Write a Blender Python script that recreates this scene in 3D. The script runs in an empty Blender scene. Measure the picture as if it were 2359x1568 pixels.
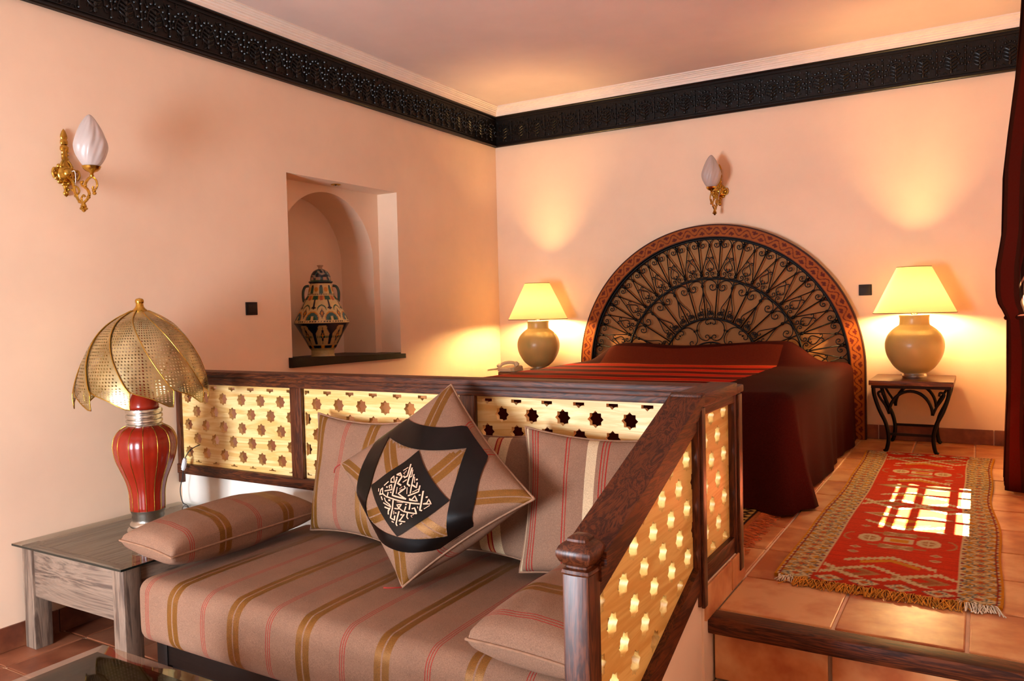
import bpy, bmesh, math, random
import numpy as np
from mathutils import Vector, Matrix, Quaternion, noise
random.seed(7); rng = np.random.default_rng(7)
PI = math.pi
sc = bpy.context.scene
COL = sc.collection

# ------------------------------------------------------------------ camera
CAM = Vector((3.398, -5.5218, 0.8794)); YAW, PIT, ROL, FPX = -0.5366, -0.0381, -0.0240, 1817.6
_d = Vector((math.sin(YAW)*math.cos(PIT), math.cos(YAW)*math.cos(PIT), math.sin(PIT)))
_r = Vector((math.cos(YAW), -math.sin(YAW), 0)); _u = _r.cross(_d)
_r2 = math.cos(ROL)*_r+math.sin(ROL)*_u; _u2 = -math.sin(ROL)*_r+math.cos(ROL)*_u
cd = bpy.data.cameras.new('camera'); cam = bpy.data.objects.new('camera', cd); COL.objects.link(cam)
M = Matrix((_r2, _u2, -_d)).transposed().to_4x4(); M.translation = CAM
cam.matrix_world = M
cd.sensor_width = 36; cd.sensor_fit = 'HORIZONTAL'; cd.lens = FPX/2359*36; cd.clip_start = 0.02
sc.camera = cam
# ------------------------------------------------------------------ world, sun, daylight, exposure
w = bpy.data.worlds.new('sky'); sc.world = w; w.use_nodes = True
bg = w.node_tree.nodes['Background']; bg.inputs[0].default_value = (0.55, 0.72, 1.0, 1); bg.inputs[1].default_value = 0.6
def light(name, kind, energy, color, loc=(0, 0, 0), look=None, **kw):
    l = bpy.data.lights.new(name, kind); l.energy = energy; l.color = color
    for k, v in kw.items(): setattr(l, k, v)
    o = bpy.data.objects.new(name, l); COL.objects.link(o); o.location = loc
    if look is not None: o.rotation_euler = Vector(look).to_track_quat('-Z', 'Y').to_euler()
    return o
SUN_TAN = 1.9
light('sun', 'SUN', 280, (1, .93, .82), (6, -1.7, 5), look=(-1, 0, -SUN_TAN), angle=math.radians(.5))
# daylight at the front window and at the lattice window
light('front_window_daylight', 'AREA', 265, (.80, .885, 1.0), (1.15, -6.93, .42), look=(0, 1, .10), shape='RECTANGLE', size=.86, size_y=1.25)
light('lattice_window_daylight', 'AREA', 5, (.9, .93, 1.0), (3.90, -1.62, 1.09), look=(-1, 0, -.2), shape='RECTANGLE', size=1.1, size_y=.7)
vs = sc.view_settings; vs.view_transform = 'Standard'; vs.look = 'None'; vs.gamma = 1; vs.exposure = 0.0
sc.view_settings.use_curve_mapping = False

# ------------------------------------------------------------------ helpers
def srgb(r, g, b):
    f = lambda c: (c/255/12.92 if c/255 <= .04045 else ((c/255+.055)/1.055)**2.4)
    return (f(r), f(g), f(b), 1.0)
class NT:
    def __init__(s, name):
        s.m = bpy.data.materials.new(name); s.m.use_nodes = True; s.t = s.m.node_tree
        s.b = s.t.nodes['Principled BSDF']; s.out = s.t.nodes['Material Output']
    def n(s, typ, **kw):
        x = s.t.nodes.new(typ)
        for k, v in kw.items(): setattr(x, k, v)
        return x
    def l(s, a, b): s.t.links.new(a, b)
    def setin(s, sock, v):
        if isinstance(v, bpy.types.NodeSocket): s.l(v, sock)
        else: sock.default_value = v
    def math(s, op, a, b=0.0, c=None):
        x = s.n('ShaderNodeMath', operation=op); s.setin(x.inputs[0], a); s.setin(x.inputs[1], b)
        if c is not None: s.setin(x.inputs[2], c)
        return x.outputs[0]
    def mix(s, f, a, b):
        x = s.n('ShaderNodeMix', data_type='RGBA'); s.setin(x.inputs[0], f); s.setin(x.inputs[6], a); s.setin(x.inputs[7], b)
        return x.outputs[2]
    def coord(s, which='Object', scale=(1, 1, 1), rot=(0, 0, 0)):
        tc = s.n('ShaderNodeTexCoord'); mp = s.n('ShaderNodeMapping')
        mp.inputs['Scale'].default_value = scale; mp.inputs['Rotation'].default_value = rot
        s.l(tc.outputs[which], mp.inputs['Vector']); return mp.outputs[0]
    def noise(s, v, scale=5, detail=3, rough=.5, dist=0):
        x = s.n('ShaderNodeTexNoise'); s.l(v, x.inputs['Vector'])
        x.inputs['Scale'].default_value = scale; x.inputs['Detail'].default_value = detail
        x.inputs['Roughness'].default_value = rough; x.inputs['Distortion'].default_value = dist
        return x.outputs['Fac']
    def ramp(s, f, stops, interp='LINEAR'):
        x = s.n('ShaderNodeValToRGB'); cr = x.color_ramp; cr.interpolation = interp
        while len(cr.elements) > 1: cr.elements.remove(cr.elements[-1])
        cr.elements[0].position = stops[0][0]; cr.elements[0].color = stops[0][1]
        for p, c in stops[1:]:
            e = cr.elements.new(p); e.color = c
        s.l(f, x.inputs[0]); return x.outputs[0]
    def bump(s, h, strength=.2, dist=.01):
        x = s.n('ShaderNodeBump'); x.inputs['Strength'].default_value = strength; x.inputs['Distance'].default_value = dist
        s.l(h, x.inputs['Height']); s.l(x.outputs[0], s.b.inputs['Normal'])
    def set(s, color=None, rough=.5, metal=0, spec=.5, **kw):
        if color is not None: s.setin(s.b.inputs['Base Color'], color)
        s.setin(s.b.inputs['Roughness'], rough); s.setin(s.b.inputs['Metallic'], metal); s.b.inputs['Specular IOR Level'].default_value = spec
        for k, v in kw.items(): s.setin(s.b.inputs[k.replace('_', ' ')], v)
        return s.m
def grey(v): return (v, v, v, 1)
MATS = {}
def plain(name, c, rough=.5, metal=0, var=.12, nscale=12, bump=.0, spec=.5, bscale=60, **kw):
    t = NT(name); co = t.coord(); n = t.noise(co, nscale, 4)
    c2 = tuple(min(1, x*(1-var)) for x in c[:3])+(1,); c3 = tuple(min(1, x*(1+var)) for x in c[:3])+(1,)
    col = t.ramp(n, [(.3, c2), (.7, c3)])
    t.set(col, rough, metal, spec, **kw)
    if bump: t.bump(t.noise(co, bscale, 3), bump, .005)
    MATS[name] = t.m; return t.m
def wood(name, dark, light_, axis=0, rough=.4, rings=9, bump=.12, spec=.5, sc_=1.0, **kw):
    t = NT(name); s = [14*sc_]*3; s[axis] = 1.1*sc_
    co = t.coord(scale=tuple(s)); n1 = t.noise(co, 1.6, 5, .6, 1.2)
    f = t.math('FRACT', t.math('MULTIPLY', n1, rings)); f = t.math('ABSOLUTE', t.math('SUBTRACT', f, .5))
    s2 = [90*sc_]*3; s2[axis] = 4*sc_
    n2 = t.noise(t.coord(scale=tuple(s2)), 1, 3)
    k = t.math('ADD', t.math('MULTIPLY', f, 1.1), t.math('MULTIPLY', t.math('SUBTRACT', n2, .5), .5))
    col = t.ramp(k, [(.05, dark), (.55, light_)]); t.set(col, rough, 0, spec, **kw); t.bump(n2, bump, .003)
    MATS[name] = t.m; return t.m
def attr_mat(name, rough=.8, bump=.15, bscale=250, spec=.3, aname='Col', **kw):
    t = NT(name); a = t.n('ShaderNodeAttribute', attribute_name=aname); co = t.coord()
    n = t.noise(co, bscale, 2); c = t.mix(t.math('MULTIPLY', n, .35), a.outputs['Color'], grey(0))
    t.set(c, rough, 0, spec, **kw)
    if bump: t.bump(n, bump, .003)
    MATS[name] = t.m; return t.m

def setp(o, label=None, cat=None, group=None, kind=None):
    if label: o['label'] = label
    if cat: o['category'] = cat
    if group: o['group'] = group
    if kind: o['kind'] = kind
    return o
def thing(name, loc, label, cat, group=None, rz=0.0):
    o = bpy.data.objects.new(name, None); COL.objects.link(o); o.location = loc; o.rotation_euler = (0, 0, rz)
    o.empty_display_size = .05
    return setp(o, label, cat, group)
def worldloc(p):
    v = Vector((0, 0, 0))
    while p is not None: v += p.location; p = p.parent
    return v
def cat_rom(P, n=6, closed=False):
    P = [Vector(p) for p in P]; out = []; N = len(P)
    for i in range(N if closed else N-1):
        g = (lambda k: P[k % N]) if closed else (lambda k: P[max(0, min(N-1, k))])
        a, b, c, d = g(i-1), g(i), g(i+1), g(i+2)
        for j in range(n):
            t = j/n
            out.append(.5*((2*b)+(c-a)*t+(2*a-5*b+4*c-d)*t*t+(3*b-a-3*c+d)*t**3))
    if not closed: out.append(P[-1])
    return out
class MB:
    def __init__(s): s.v = []; s.f = []; s.uv = None
    def add(s, verts, faces):
        o = len(s.v); s.v += [Vector(v) for v in verts]; s.f += [tuple(i+o for i in f) for f in faces]; return s
    def box(s, a, b, bev=0.0):
        (x0, y0, z0), (x1, y1, z1) = a, b
        if bev <= 0:
            return s.add([(x0, y0, z0), (x1, y0, z0), (x1, y1, z0), (x0, y1, z0), (x0, y0, z1), (x1, y0, z1), (x1, y1, z1), (x0, y1, z1)],
                     [(0, 3, 2, 1), (4, 5, 6, 7), (0, 1, 5, 4), (1, 2, 6, 5), (2, 3, 7, 6), (3, 0, 4, 7)])
        bm = bmesh.new(); bmesh.ops.create_cube(bm, size=1)
        for v in bm.verts: v.co = Vector(((x0+x1)/2+v.co.x*(x1-x0), (y0+y1)/2+v.co.y*(y1-y0), (z0+z1)/2+v.co.z*(z1-z0)))
        bmesh.ops.bevel(bm, geom=bm.edges[:], offset=bev, segments=2, affect='EDGES', profile=.6)
        return s.frombm(bm)
    def frombm(s, bm, M=None):
        bm.verts.index_update(); s.add([(M @ v.co if M else v.co) for v in bm.verts], [tuple(v.index for v in f.verts) for f in bm.faces]); bm.free(); return s
    def lathe(s, prof, n=40, c=(0, 0, 0), sx=1, sy=1, fr=None, cap=True):
        V = []; F = []; m = len(prof)
        for i, (r, z) in enumerate(prof):
            for j in range(n):
                th = 2*PI*j/n; rr, tw = (fr(th, i/(m-1), r) if fr else (r, 0))
                V.append((c[0]+rr*math.cos(th+tw)*sx, c[1]+rr*math.sin(th+tw)*sy, c[2]+z))
        for i in range(m-1):
            for j in range(n):
                F.append((i*n+j, i*n+(j+1) % n, (i+1)*n+(j+1) % n, (i+1)*n+j))
        if cap:
            if prof[0][0] > 1e-4: F.append(tuple(range(n-1, -1, -1)))
            if prof[-1][0] > 1e-4: F.append(tuple((m-1)*n+j for j in range(n)))
        return s.add(V, F)
    def tube(s, pts, r, n=6, closed=False, ends=True):
        P = [Vector(p) for p in pts]; N = len(P); V = []; F = []
        rr = r if isinstance(r, (list, tuple)) else [r]*N
        t0 = (P[1]-P[0]).normalized(); nrm = t0.orthogonal().normalized()
        for i in range(N):
            a = P[(i-1) % N] if (closed or i > 0) else P[i]; b = P[(i+1) % N] if (closed or i < N-1) else P[i]
            t = (b-a)
            t = t.normalized() if t.length > 1e-9 else t0
            nrm = (nrm-t*nrm.dot(t)); nrm = nrm.normalized() if nrm.length > 1e-6 else t.orthogonal().normalized()
            bi = t.cross(nrm); t0 = t
            for j in range(n):
                a_ = 2*PI*j/n; V.append(P[i]+(nrm*math.cos(a_)+bi*math.sin(a_))*rr[i])
        for i in range(N if closed else N-1):
            k = (i+1) % N
            for j in range(n): F.append((i*n+j, i*n+(j+1) % n, k*n+(j+1) % n, k*n+j))
        if not closed and ends: F += [tuple(range(n-1, -1, -1)), tuple((N-1)*n+j for j in range(n))]
        return s.add(V, F)
    def prism(s, poly, z0, z1, T=None):
        """poly: list of 2D pts; T maps (x,y,z)->world"""
        T = T or (lambda x, y, z: (x, y, z)); n = len(poly)
        V = [T(x, y, z0) for x, y in poly]+[T(x, y, z1) for x, y in poly]
        F = [tuple(range(n-1, -1, -1)), tuple(range(n, 2*n))]+[(i, (i+1) % n, n+(i+1) % n, n+i) for i in range(n)]
        return s.add(V, F)
    def sphere(s, c, r, n=10, m=6, sc3=(1, 1, 1)):
        prof = [(max(1e-5, math.cos(-PI/2+PI*i/m))*r, math.sin(-PI/2+PI*i/m)*r) for i in range(m+1)]
        o = len(s.v); s.lathe(prof, n, (0, 0, 0), cap=False)
        for i in range(o, len(s.v)): v = s.v[i]; s.v[i] = Vector((c[0]+v.x*sc3[0], c[1]+v.y*sc3[1], c[2]+v.z*sc3[2]))
        return s
    def grid(s, fn, nu, nv, wrap=False):
        V = [fn(i/nu, j/nv) for j in range(nv+1) for i in range(nu+1)]
        F = [(j*(nu+1)+i, j*(nu+1)+i+1, (j+1)*(nu+1)+i+1, (j+1)*(nu+1)+i) for j in range(nv) for i in range(nu)]
        return s.add(V, F)
    def build(s, name, mat, parent=None, smooth=False, origin=None, world=True, label=None, fixn=True):
        o0 = worldloc(parent) if (parent is not None and world) else (Vector(origin) if origin is not None else Vector((0, 0, 0)))
        me = bpy.data.meshes.new(name); me.from_pydata([tuple(v-o0) for v in s.v], [], s.f)
        if fixn:
            bm = bmesh.new(); bm.from_mesh(me); bmesh.ops.recalc_face_normals(bm, faces=bm.faces[:]); bm.to_mesh(me); bm.free()
        if smooth:
            me.shade_smooth()
            if smooth != 'all': me.set_sharp_from_angle(angle=math.radians(38))
        me.materials.append(mat if not isinstance(mat, str) else MATS[mat])
        o = bpy.data.objects.new(name, me); COL.objects.link(o)
        if parent is not None: o.parent = parent
        elif origin is not None: o.location = origin
        if label: o['label'] = label
        return o
def inst(name, me, parent=None, loc=(0, 0, 0), rot=None, scale=None):
    o = bpy.data.objects.new(name, me); COL.objects.link(o); o.location = loc
    if rot: o.rotation_euler = rot
    if scale: o.scale = scale
    if parent is not None: o.parent = parent
    return o
def struct(o, label=None, cat=None):
    o['kind'] = 'structure'
    if label: o['label'] = label
    if cat: o['category'] = cat
    return o
def mesh_only(mb, name, mat, smooth=False):
    o = mb.build(name, mat, smooth=smooth); me = o.data; bpy.data.objects.remove(o); return me
def sheet(outer, holes, thick, name, mat):
    """flat sheet in local XY with true holes, thickness along Z, via a filled 2D curve"""
    cu = bpy.data.curves.new('c', 'CURVE'); cu.dimensions = '2D'; cu.fill_mode = 'BOTH'; cu.extrude = thick/2
    for poly in [outer]+holes:
        sp = cu.splines.new('POLY'); sp.points.add(len(poly)-1); sp.use_cyclic_u = True
        for q, (x, y) in zip(sp.points, poly): q.co = (x, y, 0, 1)
    ob = bpy.data.objects.new('c', cu); COL.objects.link(ob); dg = bpy.context.evaluated_depsgraph_get()
    me = bpy.data.meshes.new_from_object(ob.evaluated_get(dg)); bpy.data.objects.remove(ob); bpy.data.curves.remove(cu)
    me.name = name; me.materials.clear(); me.materials.append(MATS[mat]); return me
def set_colors(me, cols, name='Col'):
    a = me.color_attributes.new(name, 'FLOAT_COLOR', 'POINT'); a.data.foreach_set('color', np.asarray(cols, np.float32).ravel())
def set_uv(o, fn):
    me = o.data; uv = me.uv_layers.new(name='UVMap'); L = np.zeros(len(me.loops), np.int32); me.loops.foreach_get('vertex_index', L)
    t = np.array([fn(i) for i in range(len(me.vertices))], np.float32); uv.data.foreach_set('uv', t[L].ravel())

# ------------------------------------------------------------------ materials
def wall_paint(name, c, var=.05):
    t = NT(name); co = t.coord(); n = t.noise(co, 1.3, 5, .6)
    c2 = tuple(x*(1-var) for x in c[:3])+(1,); c3 = tuple(min(1, x*(1+var)) for x in c[:3])+(1,)
    t.set(t.ramp(n, [(.35, c2), (.65, c3)]), .75, 0, .25); t.bump(t.noise(co, 60, 5, .65), .06, .004); MATS[name] = t.m; return t.m
wall_paint('paint_peach', (.86, .615, .43, 1)); wall_paint('paint_ceiling', (.73, .57, .49, 1)); wall_paint('paint_cream', (.84, .76, .66, 1))
plain('plaster_cornice', (.86, .72, .60, 1), .6, var=.04)
plain('grout', srgb(228, 190, 158), .8, var=.1, nscale=20)
def tile_mat(name, c1, c2, c3, rough):
    t = NT(name); co = t.coord(scale=(1, 1, 1)); oi = t.n('ShaderNodeObjectInfo')
    av = t.n('ShaderNodeVectorMath', operation='ADD'); cm = t.n('ShaderNodeCombineXYZ')
    t.l(t.math('MULTIPLY', oi.outputs['Random'], 37.0), cm.inputs[0]); t.l(t.math('MULTIPLY', oi.outputs['Random'], 91.0), cm.inputs[1])
    t.l(co, av.inputs[0]); t.l(cm.outputs[0], av.inputs[1])
    n = t.noise(av.outputs[0], 6.0, 4, .55, 0); n2 = t.noise(av.outputs[0], 30, 4)
    k = t.math('ADD', n, t.math('MULTIPLY', t.math('SUBTRACT', n2, .5), .10)); k = t.math('ADD', k, t.math('MULTIPLY', t.math('SUBTRACT', oi.outputs['Random'], .5), .18))
    t.set(t.ramp(k, [(.34, c1), (.48, c2), (.64, c3)]), t.math('ADD', rough+.1, t.math('MULTIPLY', n2, .08)), 0, .5)
    t.bump(t.noise(av.outputs[0], 3.0, 2), .02, .003); MATS[name] = t.m
tile_mat('tile_terracotta', srgb(172, 92, 48), srgb(198, 126, 74), srgb(216, 158, 106), .2)
tile_mat('tile_shaded', srgb(112, 58, 36), srgb(138, 78, 50), srgb(160, 98, 68), .25)  # same terracotta, with the lower floor's shade put into the colours
tile_mat('tile_dark', srgb(82, 40, 26), srgb(112, 58, 36), srgb(140, 82, 52), .3)
wood('wood_dark', srgb(46, 18, 8), srgb(100, 48, 20), 0, .45, spec=.25)
wood('wood_dark_y', srgb(50, 20, 9), srgb(100, 48, 20), 1, .45, spec=.25)
wood('wood_dark_z', srgb(56, 24, 12), srgb(100, 50, 25), 2, .35, spec=.35)
wood('wood_black', srgb(9, 5, 3), srgb(20, 10, 6), 0, .45, spec=.25)
wood('wood_black_y', srgb(9, 5, 3), srgb(20, 10, 6), 1, .45, spec=.25)
wood('pine', srgb(222, 172, 96), srgb(244, 212, 146), 0, .45, rings=5, bump=.03, sc_=.55)
wood('pine_amber', srgb(222, 166, 82), srgb(242, 200, 116), 0, .42, rings=4, bump=.03, sc_=.55)
wood('wood_grey', srgb(86, 67, 55), srgb(138, 114, 95), 0, .55, rings=4, bump=.2)
wood('wood_grey_y', srgb(86, 67, 55), srgb(138, 114, 95), 1, .55, rings=4, bump=.2)
wood('wood_grey_z', srgb(86, 67, 55), srgb(138, 114, 95), 2, .55, rings=4, bump=.2)
wood('wood_table', srgb(70, 36, 18), srgb(130, 76, 40), 0, .35)
plain('iron_black', srgb(16, 11, 9), .45, .6, .2)
plain('brass', srgb(196, 154, 66), .26, 1, .15, 25, bump=.08)
plain('pewter', srgb(178, 160, 128), .22, .95, .12, 18, bump=.05)
plain('silver', srgb(205, 200, 190), .25, 1, .08, 18)
plain('red_lacquer', srgb(138, 30, 12), .22, 0, .08, 20)
plain('ceramic_beige', srgb(198, 168, 98), .3, 0, .06, 10)
plain('plastic_dark', srgb(26, 16, 13), .5, 0, .1, spec=.2)
plain('plastic_cream', srgb(226, 206, 164), .4, 0, .04)
plain('plastic_white', srgb(225, 222, 222), .35, 0, .03)
plain('cable_black', srgb(18, 16, 18), .5)
plain('leather', srgb(12, 7, 6), .30, 0, .4, 8, bump=.15, bscale=14, spec=.2)
plain('leather_cut', srgb(222, 170, 138), .7, 0, .05)
plain('backing_cloth', srgb(170, 114, 64), .85, 0, .1, 6)
plain('fringe_gold', srgb(206, 134, 28), .8, 0, .3, 40)
plain('fringe_white', srgb(226, 206, 178), .8, 0, .2, 40)
plain('fringe_orange', srgb(196, 92, 30), .8, 0, .3, 40)
plain('piping', srgb(140, 100, 74), .85, 0, .15, 60)
plain('lamp_bulb', (1, 1, 1, 1), .5); 
def mixsh(name, parts):
    t = NT(name); t.t.nodes.remove(t.b); cur = None
    for wgt, typ, col, extra in parts:
        s_ = t.n(typ); s_.inputs['Color'].default_value = col
        for k, v in extra.items(): s_.inputs[k].default_value = v
        if cur is None: cur = s_.outputs[0]
        else:
            mx = t.n('ShaderNodeMixShader'); mx.inputs[0].default_value = wgt; t.l(cur, mx.inputs[1]); t.l(s_.outputs[0], mx.inputs[2]); cur = mx.outputs[0]
    t.l(cur, t.out.inputs[0]); MATS[name] = t.m; return t.m
mixsh('lamp_shade_cloth', [(1, 'ShaderNodeBsdfDiffuse', (.9, .78, .46, 1), {}), (.86, 'ShaderNodeBsdfTranslucent', (.98, .93, .74, 1), {})])
mixsh('frosted_glass', [(1, 'ShaderNodeBsdfDiffuse', (.64, .55, .51, 1), {}), (.40, 'ShaderNodeBsdfTranslucent', (.78, .68, .62, 1), {}), (.05, 'ShaderNodeBsdfGlossy', (1, 1, 1, 1), {'Roughness': .35})])
mixsh('window_glass', [(1, 'ShaderNodeBsdfTransparent', (.97, .98, .98, 1), {}), (.05, 'ShaderNodeBsdfGlossy', (1, 1, 1, 1), {'Roughness': .02})])
mixsh('bulb_glow', [(1, 'ShaderNodeBsdfTransparent', (1, .95, .85, 1), {}), (.35, 'ShaderNodeEmission', (1, .72, .38, 1), {'Strength': 30})])
def glass_top(name, tint, gl):
    t = NT(name); t.t.nodes.remove(t.b); fr = t.n('ShaderNodeFresnel'); fr.inputs[0].default_value = 1.5; gm = t.n('ShaderNodeNewGeometry')
    a = t.n('ShaderNodeBsdfTransparent'); a.inputs[0].default_value = tint; g = t.n('ShaderNodeBsdfGlossy'); g.inputs['Roughness'].default_value = .03
    m = t.n('ShaderNodeMixShader'); t.l(t.math('MULTIPLY', t.math('MULTIPLY', fr.outputs[0], gl), t.math('SUBTRACT', 1.0, gm.outputs['Backfacing'])), m.inputs[0]); t.l(a.outputs[0], m.inputs[1]); t.l(g.outputs[0], m.inputs[2])
    t.l(m.outputs[0], t.out.inputs[0]); MATS[name] = t.m
glass_top('table_glass', (.88, .90, .88, 1), 1.0); glass_top('table_glass_smoke', (.42, .40, .36, 1), 1.0)
plain('glass_edge', srgb(14, 26, 22), .1, 0, .1)
plain('glass_bevel', srgb(150, 120, 96), .12, 0, .15, 5)

TAN = srgb(134, 98, 76); GOLD = srgb(122, 78, 28); PALE = srgb(196, 168, 132); RED = srgb(146, 24, 14); ORG = srgb(190, 120, 70)
def fabric(name, stops, period, off=0.0, useuv=True, axis=0):
    t = NT(name)
    tc = t.n('ShaderNodeTexCoord'); sp = t.n('ShaderNodeSeparateXYZ'); t.l(tc.outputs['UV' if useuv else 'Object'], sp.inputs[0])
    f = t.math('FRACT', t.math('ADD', t.math('DIVIDE', sp.outputs[axis], period), off))
    col = t.ramp(f, [(p, c) for p, c in stops], 'CONSTANT')
    co = t.coord(); n = t.noise(co, 420, 2, .6); n2 = t.noise(co, 9, 4)
    k = t.math('ADD', t.math('MULTIPLY', n, .9), t.math('MULTIPLY', n2, .25))
    c2 = t.n('ShaderNodeMix', data_type='RGBA', blend_type='MULTIPLY'); c2.inputs[0].default_value = 1
    t.l(col, c2.inputs[6]); t.l(t.ramp(k, [(.3, grey(.62)), (.8, grey(1.25))]), c2.inputs[7])
    isg = t.ramp(f, [(p, grey(1.0) if c in (GOLD,) else grey(0)) for p, c in stops], 'CONSTANT')
    t.set(c2.outputs[2], t.math('SUBTRACT', .9, t.math('MULTIPLY', isg, .45)), t.math('MULTIPLY', isg, .35), .3)
    t.bump(n, .35, .002); MATS[name] = t.m; return t.m
def stripes_gold_red(P):
    s = lambda m: m/P
    st = [(0, TAN)]; x = .045
    for a, b in ((.045, .069), (.075, .099)): st += [(s(a), GOLD), (s(b), TAN)]
    for k in range(3): a = .218+k*.0085; st += [(s(a), RED), (s(a+.0028), TAN)]
    return st
fabric('sofa_stripes', stripes_gold_red(.30), .30)
fabric('cushion_stripes', stripes_gold_red(.30), .30, .92); fabric('bolster_stripes', stripes_gold_red(.30), .30, .64)
fabric('cushion_pale', [(0, TAN), (.10, PALE), (.24, TAN), (.30, RED), (.315, TAN), (.34, RED), (.355, TAN), (.38, RED), (.395, TAN), (.80, RED), (.815, TAN), (.84, RED), (.855, TAN)], .26, .15)
fabric('cushion_dark', [(0, TAN), (.08, PALE), (.2, RED), (.22, ORG), (.26, RED), (.28, PALE), (.40, TAN)], .30, .1)

# ------------------------------------------------------------------ room shell
Z0 = -.45            # lower floor
ZC = 2.515           # ceiling
XR = 3.72; YF = -6.85
NY0, NY1, NZ0, NZ1 = -2.278, -1.290, .60, 1.695
mb = MB()
mb.box((-.60, YF, Z0-.1), (0, NY0, ZC+.1)); mb.box((-.60, NY1, Z0-.1), (0, .15, ZC+.1))
mb.box((-.60, NY0, Z0-.1), (0, NY1, NZ0)); mb.box((-.60, NY0, NZ1), (0, NY1, ZC+.1)); mb.box((-.60, NY0, NZ0), (-.46, NY1, NZ1))
# arched inner recess
AC, AR, AZ, D1, D2 = -1.782, .43, 1.225, -.17, -.47
pts = [(AC-AR, NZ0)]+[(AC-AR*math.cos(PI*i/40), AZ+AR*math.sin(PI*i/40)) for i in range(41)]+[(AC+AR, NZ0)]
for (a, b) in zip(pts[:-1], pts[1:]):
    if abs(a[0]-b[0]) > 1e-6: mb.add([(D1, a[0], a[1]), (D1, b[0], b[1]), (D1, b[0], NZ1), (D1, a[0], NZ1)], [(0, 1, 2, 3)])
    mb.add([(D1, a[0], a[1]), (D1, b[0], b[1]), (D2, b[0], b[1]), (D2, a[0], a[1])], [(0, 1, 2, 3)])
mb.add([(D1, NY0, NZ0), (D1, AC-AR, NZ0), (D1, AC-AR, NZ1), (D1, NY0, NZ1), (D1, AC+AR, NZ0), (D1, NY1, NZ0), (D1, NY1, NZ1), (D1, AC+AR, NZ1)], [(0, 1, 2, 3), (4, 5, 6, 7)])
struct(mb.build('wall_left', 'paint_peach', smooth=True, fixn=False), 'peach painted left wall with an arched niche', 'wall')
struct(MB().box((-.6, 0, Z0-.1), (XR+.3, .15, ZC+.1)).build('wall_back', 'paint_peach'), 'peach painted wall behind the bed', 'wall')
WY0, WY1, WZ0, WZ1 = -2.235, -1.02, .70, 1.50
mb = MB(); x0, x1 = XR, XR+.05
mb.box((x0, YF, Z0-.1), (x1, WY0, ZC+.1)); mb.box((x0, WY1, Z0-.1), (x1, .15, ZC+.1)); mb.box((x0, WY0, Z0-.1), (x1, WY1, WZ0)); mb.box((x0, WY0, WZ1), (x1, WY1, ZC+.1))
struct(mb.build('wall_right', 'paint_peach'), 'peach painted wall with the latticed window', 'wall')
DX0, DX1, DZ0, DZ1 = .68, 1.62, -.24, 1.08
mb = MB(); mb.box((-.6, YF-.15, Z0-.1), (DX0, YF, ZC+.1)); mb.box((DX1, YF-.15, Z0-.1), (XR+.3, YF, ZC+.1)); mb.box((DX0, YF-.15, DZ1), (DX1, YF, ZC+.1)); mb.box((DX0, YF-.15, Z0-.1), (DX1, YF, DZ0))
struct(mb.build('wall_front', 'paint_peach'), 'peach painted wall with the low front window', 'wall')
struct(MB().box((-.6, YF-.15, ZC), (XR+.3, .15, ZC+.12)).build('ceiling', 'paint_ceiling'), 'plain pinkish plaster ceiling', 'ceiling')
# front window (behind the viewer, daylight comes through it)
dr = thing('window_2', (DX0, YF, DZ0), 'low front window with wooden frame', 'window'); dr['kind'] = 'structure'; xm = (DX0+DX1)/2
for a, b in (((DX0, YF-.08, DZ0), (DX0+.03, YF-.03, DZ1)), ((DX1-.03, YF-.08, DZ0), (DX1, YF-.03, DZ1)), ((DX0, YF-.08, DZ1-.03), (DX1, YF-.03, DZ1)), ((DX0, YF-.08, DZ0), (DX1, YF-.03, DZ0+.03)), ((xm-.02, YF-.08, DZ0), (xm+.02, YF-.03, DZ1))):
    MB().box(a, b).build('frame_bar', 'wood_dark_z', dr)
for a, b in ((DX0+.03, xm-.02), (xm+.02, DX1-.03)):
    MB().box((a, YF-.06, DZ0+.03), (b, YF-.05, DZ1-.03)).build('pane', 'window_glass', dr)
# latticed window in the right wall
wn = thing('window_1', (XR, (WY0+WY1)/2, WZ0), 'small latticed window behind the curtain', 'window'); wn['kind'] = 'structure'
xa, xb = XR+.012, XR+.040
for y, h in ((WY0+.012, .012), (-2.032, .016), (-1.812, .045), (-1.588, .016), (-1.425, .03), (-1.22, .016), (WY1-.012, .012)):
    MB().box((xa, y-h, WZ0), (xb, y+h, WZ1)).build('window_bar', 'wood_dark_z', wn)
zoff = (XR+.026)
for z in [(zoff-x)*SUN_TAN for x in (3.415, 3.372, 3.290, 3.158, 3.082, 3.036)]:
    MB().box((xa+.004, WY0, z-.017), (xb-.004, WY1, z+.017)).build('window_bar', 'wood_dark_y', wn)
ztop = (zoff-3.036)*SUN_TAN; zbot = (zoff-3.415)*SUN_TAN
MB().box((xa, WY0, ztop), (xb, WY1, WZ1)).build('window_head', 'wood_dark_y', wn); MB().box((xa, WY0, WZ0), (xb, WY1, max(WZ0+.002, zbot))).build('window_sill', 'wood_dark_y', wn)
MB().box((XR+.024, WY0, zbot), (XR+.027, WY1, ztop)).build('pane', 'window_glass', wn)

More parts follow.
